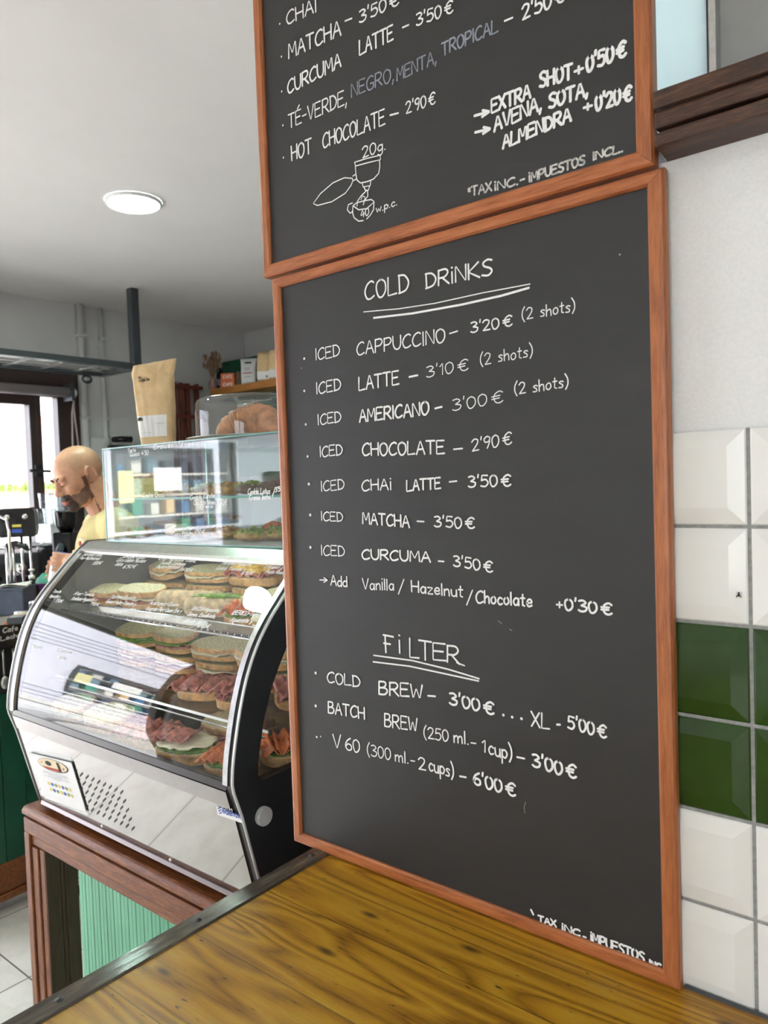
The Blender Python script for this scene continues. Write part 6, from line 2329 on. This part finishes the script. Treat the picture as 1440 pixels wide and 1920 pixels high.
he((0, .012, .030), (.074, .095, .086), 36, 24)
he((0, -.020, .000), (.068, .066, .080))
he((0, -.034, -.045), (.056, .056, .070))
he((0, -.070, -.098), (.027, .024, .022))
for s in (-1, 1):
    he((s*.036, -.058, -.026), (.026, .028, .026))
    he((s*.038, -.030, -.078), (.026, .036, .028))
    he((s*.027, -.082, .019), (.026, .013, .009))
    he((s*.031, -.076, .000), (.016, .013, .010))
    he((s*.031, -.084, -.004), (.014, .006, .006), 14, 10)
    he((s*.011, -.094, -.036), (.009, .010, .008), 14, 10)
    # ear: shell with a raised rim
    ec = Vector((s*.077, .014, -.006))
    he(ec, (.007, .019, .030), 18, 14)
    rim = [H((s*(.084), .014+.019*math.cos(a*PI/9-.6), -.004+.031*math.sin(a*PI/9-.6))) for a in range(0, 14)]
    body.tube(rim, .0045, 8)
    he((s*.078, .004, -.034), (.006, .009, .010), 12, 8)
limb(body, [H((0, -.088, .012)), H((0, -.096, -.010)), H((0, -.105, -.032))], [.009, .010, .012])
he((0, -.090, -.058), (.026, .012, .010))
he((0, -.096, -.0655), (.022, .009, .0055))
he((0, -.094, -.0765), (.019, .009, .0065))
nk = Vector((0, -.005, 1.555))
limb(body, [nk-Vector((0, -.01, .06)), nk, H((0, .030, -.055))], [.072, .062, .060], 22)
# torso
body.ell((0, -.005, 1.40), (.165, .105, .17), 28, 18)
body.ell((0, -.01, 1.18), (.145, .10, .20), 28, 18)
body.ell((0, 0, 1.00), (.160, .110, .13), 28, 18)
SH = {s: Vector((s*.180, .0, 1.505)) for s in (-1, 1)}
for s in (-1, 1):
    limb(body, [Vector((0, 0, 1.53)), SH[s]], [.062, .062])
man_inv = Matrix.Rotation(-th, 3, 'Z')


def L(px, py, d):
    return man_inv @ (atD(px, py, d)-Vector((root.x, root.y, 0)))


EL = {-1: Vector((-.255, -.06, 1.245)), 1: Vector((.265, -.03, 1.25))}
WRI = {-1: L(112, 1078, 2.90), 1: L(134, 1050, 2.80)}
for s in (-1, 1):
    limb(body, [SH[s], SH[s].lerp(EL[s], .45), EL[s]], [.056, .050, .041])
    limb(body, [EL[s], EL[s].lerp(WRI[s], .35), WRI[s]], [.041, .041, .026])
# legs
for s in (-1, 1):
    hp, kn, an = Vector((s*.09, 0, .93)), Vector((s*.10, -.015, .50)), Vector((s*.105, .02, .09))
    limb(body, [hp, hp.lerp(kn, .4), kn], [.085, .080, .056])
    limb(body, [kn, kn.lerp(an, .35), an], [.056, .055, .036])
    limb(body, [an-Vector((0, -.02, .03)), an+Vector((0, -.15, -.05))], [.038, .030])
# the white jug held in both hands
JC = L(111, 1066, 2.84)
jt = L(117, 1036, 2.84)
ax = (jt-JC).normalized()
JR = .034


def hand(side, wr, grip_dir, up):
    """palm laid against the jug, four bent fingers closing round it, thumb on the near side"""
    c = JC+ax*(.028 if side == 1 else -.012)
    out = (wr-c)
    out -= ax*out.dot(ax)
    out.normalize()
    tang = ax.cross(out)*grip_dir
    palm = c+out*(JR+.014)
    limb(body, [wr, wr.lerp(palm, .5), palm], [.026, .025, .020])
    for k in range(4):
        zo = ax*(.030-.020*k)
        r_ = .0088-.0005*abs(k-1)
        ln = (.95, 1.05, 1.0, .82)[k]
        pts = []
        for q, a in enumerate((-.15, .35, .85, 1.35)):
            an_ = a*ln
            rad = JR+.009+(.006 if q == 1 else 0)
            pts.append(c+zo+(out*math.cos(an_)+tang*math.sin(an_))*rad)
        limb(body, pts, [r_*1.1, r_*1.05, r_, r_*.82], 10)
    tp = [palm+ax*.012, c+ax*.030+(out*math.cos(.5)-tang*math.sin(.5))*(JR+.014), c+ax*.040+(out*math.cos(.95)-tang*math.sin(.95))*(JR+.009), c+ax*.042+(out*math.cos(1.3)-tang*math.sin(1.3))*(JR+.008)]
    limb(body, tp, [.014, .012, .010, .0085], 10)


hand(1, WRI[1], -1, None)
hand(-1, WRI[-1], 1, None)


def skin_slot(c):
    v = HR.transposed() @ (Vector(c)-HC)
    if abs(v.x) > .12 or v.z < -.16 or v.y > .12 or v.z > .2:
        return 0
    if abs(v.x) < .019 and v.y < -.088 and -.081 < v.z < -.066:
        return 4
    if v.y < -.072 and abs(v.x) < .034 and -.066 <= v.z < -.044:
        return 2
    if v.y < -.060 and abs(v.x) < .034 and -.135 < v.z < -.0755:
        return 2
    if v.y < -.062 and .019 < abs(v.x) < .033 and -.10 < v.z < -.050:
        return 2
    n = noise.noise((v.x*60, v.y*60, v.z*60))*.006
    jaw = -.052+.45*max(0, v.y+.05)
    if v.z < jaw+n and v.y < .0+n and v.z > -.060+.95*v.y:
        return 3
    if abs(v.x) > .055 and -.022 < v.y < -.004 and v.z < .0:
        return 3
    if v.z > .02+n and v.y > -.045+n*2 and v.z > .02-(v.y)*.25:
        return 1 if v.z < .085+n else 0
    return 0


body_o = voxelise('body', body, [M['skin'], M['scalp'], M['beard'], M['stubble'], M['lip']], man, .0042, 3, skin_slot)
# brows and lashes
for s in (-1, 1):
    obj('eyebrow', MB().tube([H((s*.013, -.0935, .017)), H((s*.029, -.0922, .0235)), H((s*.046, -.0825, .018))], [.0038, .0042, .0025], 8), M['dark_hair'], man, smooth=True)
    obj('eyelashes', MB().tube([H((s*.019, -.0885, -.005)), H((s*.031, -.0915, -.0085)), H((s*.044, -.086, -.005))], [.0012, .0018, .0012], 6), M['dark_hair'], man, smooth=True)
# T-shirt, trousers, shoes
sh_ = MB()
sh_.ell((0, -.008, 1.405), (.182, .124, .175), 30, 20)
sh_.ell((0, -.012, 1.20), (.168, .122, .20), 30, 20)
sh_.ell((0, -.005, 1.03), (.176, .126, .14), 30, 20)
limb(sh_, [Vector((0, .004, 1.505)), Vector((0, -.002, 1.540))], [.088, .074], 24)
for s in (-1, 1):
    limb(sh_, [Vector((s*.03, 0, 1.515)), SH[s]], [.076, .074])
    e_ = SH[s].lerp(EL[s], .78)
    sh_.tube([SH[s], SH[s].lerp(EL[s], .4), e_], [.074, .072, .068], 20)
shirt = voxelise('t_shirt', sh_, [M['shirt']], man, .006, 3)
for v in shirt.data.vertices:
    c = v.co
    n = noise.noise((c.x*9, c.y*9, c.z*4))*.007+noise.noise((c.x*22, c.y*20, c.z*7+3))*.003
    k = min(1, max(0, (1.53-c.z)*12))
    v.co = c+v.normal*n*k
# collar rib
obj('collar', MB().tube([(.072*math.cos(a*PI/16), -.002+.068*math.sin(a*PI/16), 1.558+.012*math.sin(a*PI/16)) for a in range(32)], .007, 8, closed=True), M['shirt'], man, smooth=True)
# chest badge print
bp = Vector((.085, -.131, 1.44))
mb = MB()
mb.lathe([(0, .004), (.018, .003), (.020, 0)], 20, bp+Vector((.0, .004, .02)), (.25, -1, .1))
obj('chest_print', mb, M['cream_ink'], man, smooth=True)
mb = MB()
mb.lathe([(0, .006), (.010, .005), (.011, 0)], 16, bp+Vector((.0, .003, .018)), (.25, -1, .1))
mb.box(bp.x-.026, bp.x+.026, bp.y-.004, bp.y+.004, bp.z-.030, bp.z-.018)
obj('chest_print', mb, M['red_ink'], man, smooth=False)
tr3 = MB()
tr3.ell((0, 0, .97), (.172, .122, .12), 28, 16)
for s in (-1, 1):
    hp, kn, an = Vector((s*.09, 0, .93)), Vector((s*.10, -.015, .50)), Vector((s*.105, .02, .10))
    limb(tr3, [hp, hp.lerp(kn, .4), kn], [.097, .092, .072])
    limb(tr3, [kn, kn.lerp(an, .35), an], [.072, .070, .056])
voxelise('trousers', tr3, [M['trouser']], man, .008, 3)
for s in (-1, 1):
    so_ = MB()
    so_.ell((s*.107, -.045, .040), (.050, .135, .040), 24, 12)
    so_.box(s*.107-.045, s*.107+.045, -.165, .075, 0.001, .02)
    obj('shoe', so_, M['shoe'], man, smooth=True)
Rm = Matrix.Rotation(th, 3, 'Z')
jw = Vector((root.x, root.y, 0))+Rm @ JC
jax = Rm @ ax
jug = thing('milk_jug', 'white and blue jug held in the hands of the barista', 'jug', tuple(jw))
obj('jug_body', MB().lathe([(0, -.055), (.026, -.055), (.031, -.050), (JR-.001, .0), (.030, .045), (.031, .052), (.027, .050), (.024, 0), (0, -.04)], 24, tuple(jw), tuple(jax)), M['white_plastic'], jug, smooth=True)
obj('jug_band', MB().lathe([(.0325, .036), (.0325, .056), (.026, .060)], 24, tuple(jw), tuple(jax)), M['blue_ink'], jug, smooth=True)
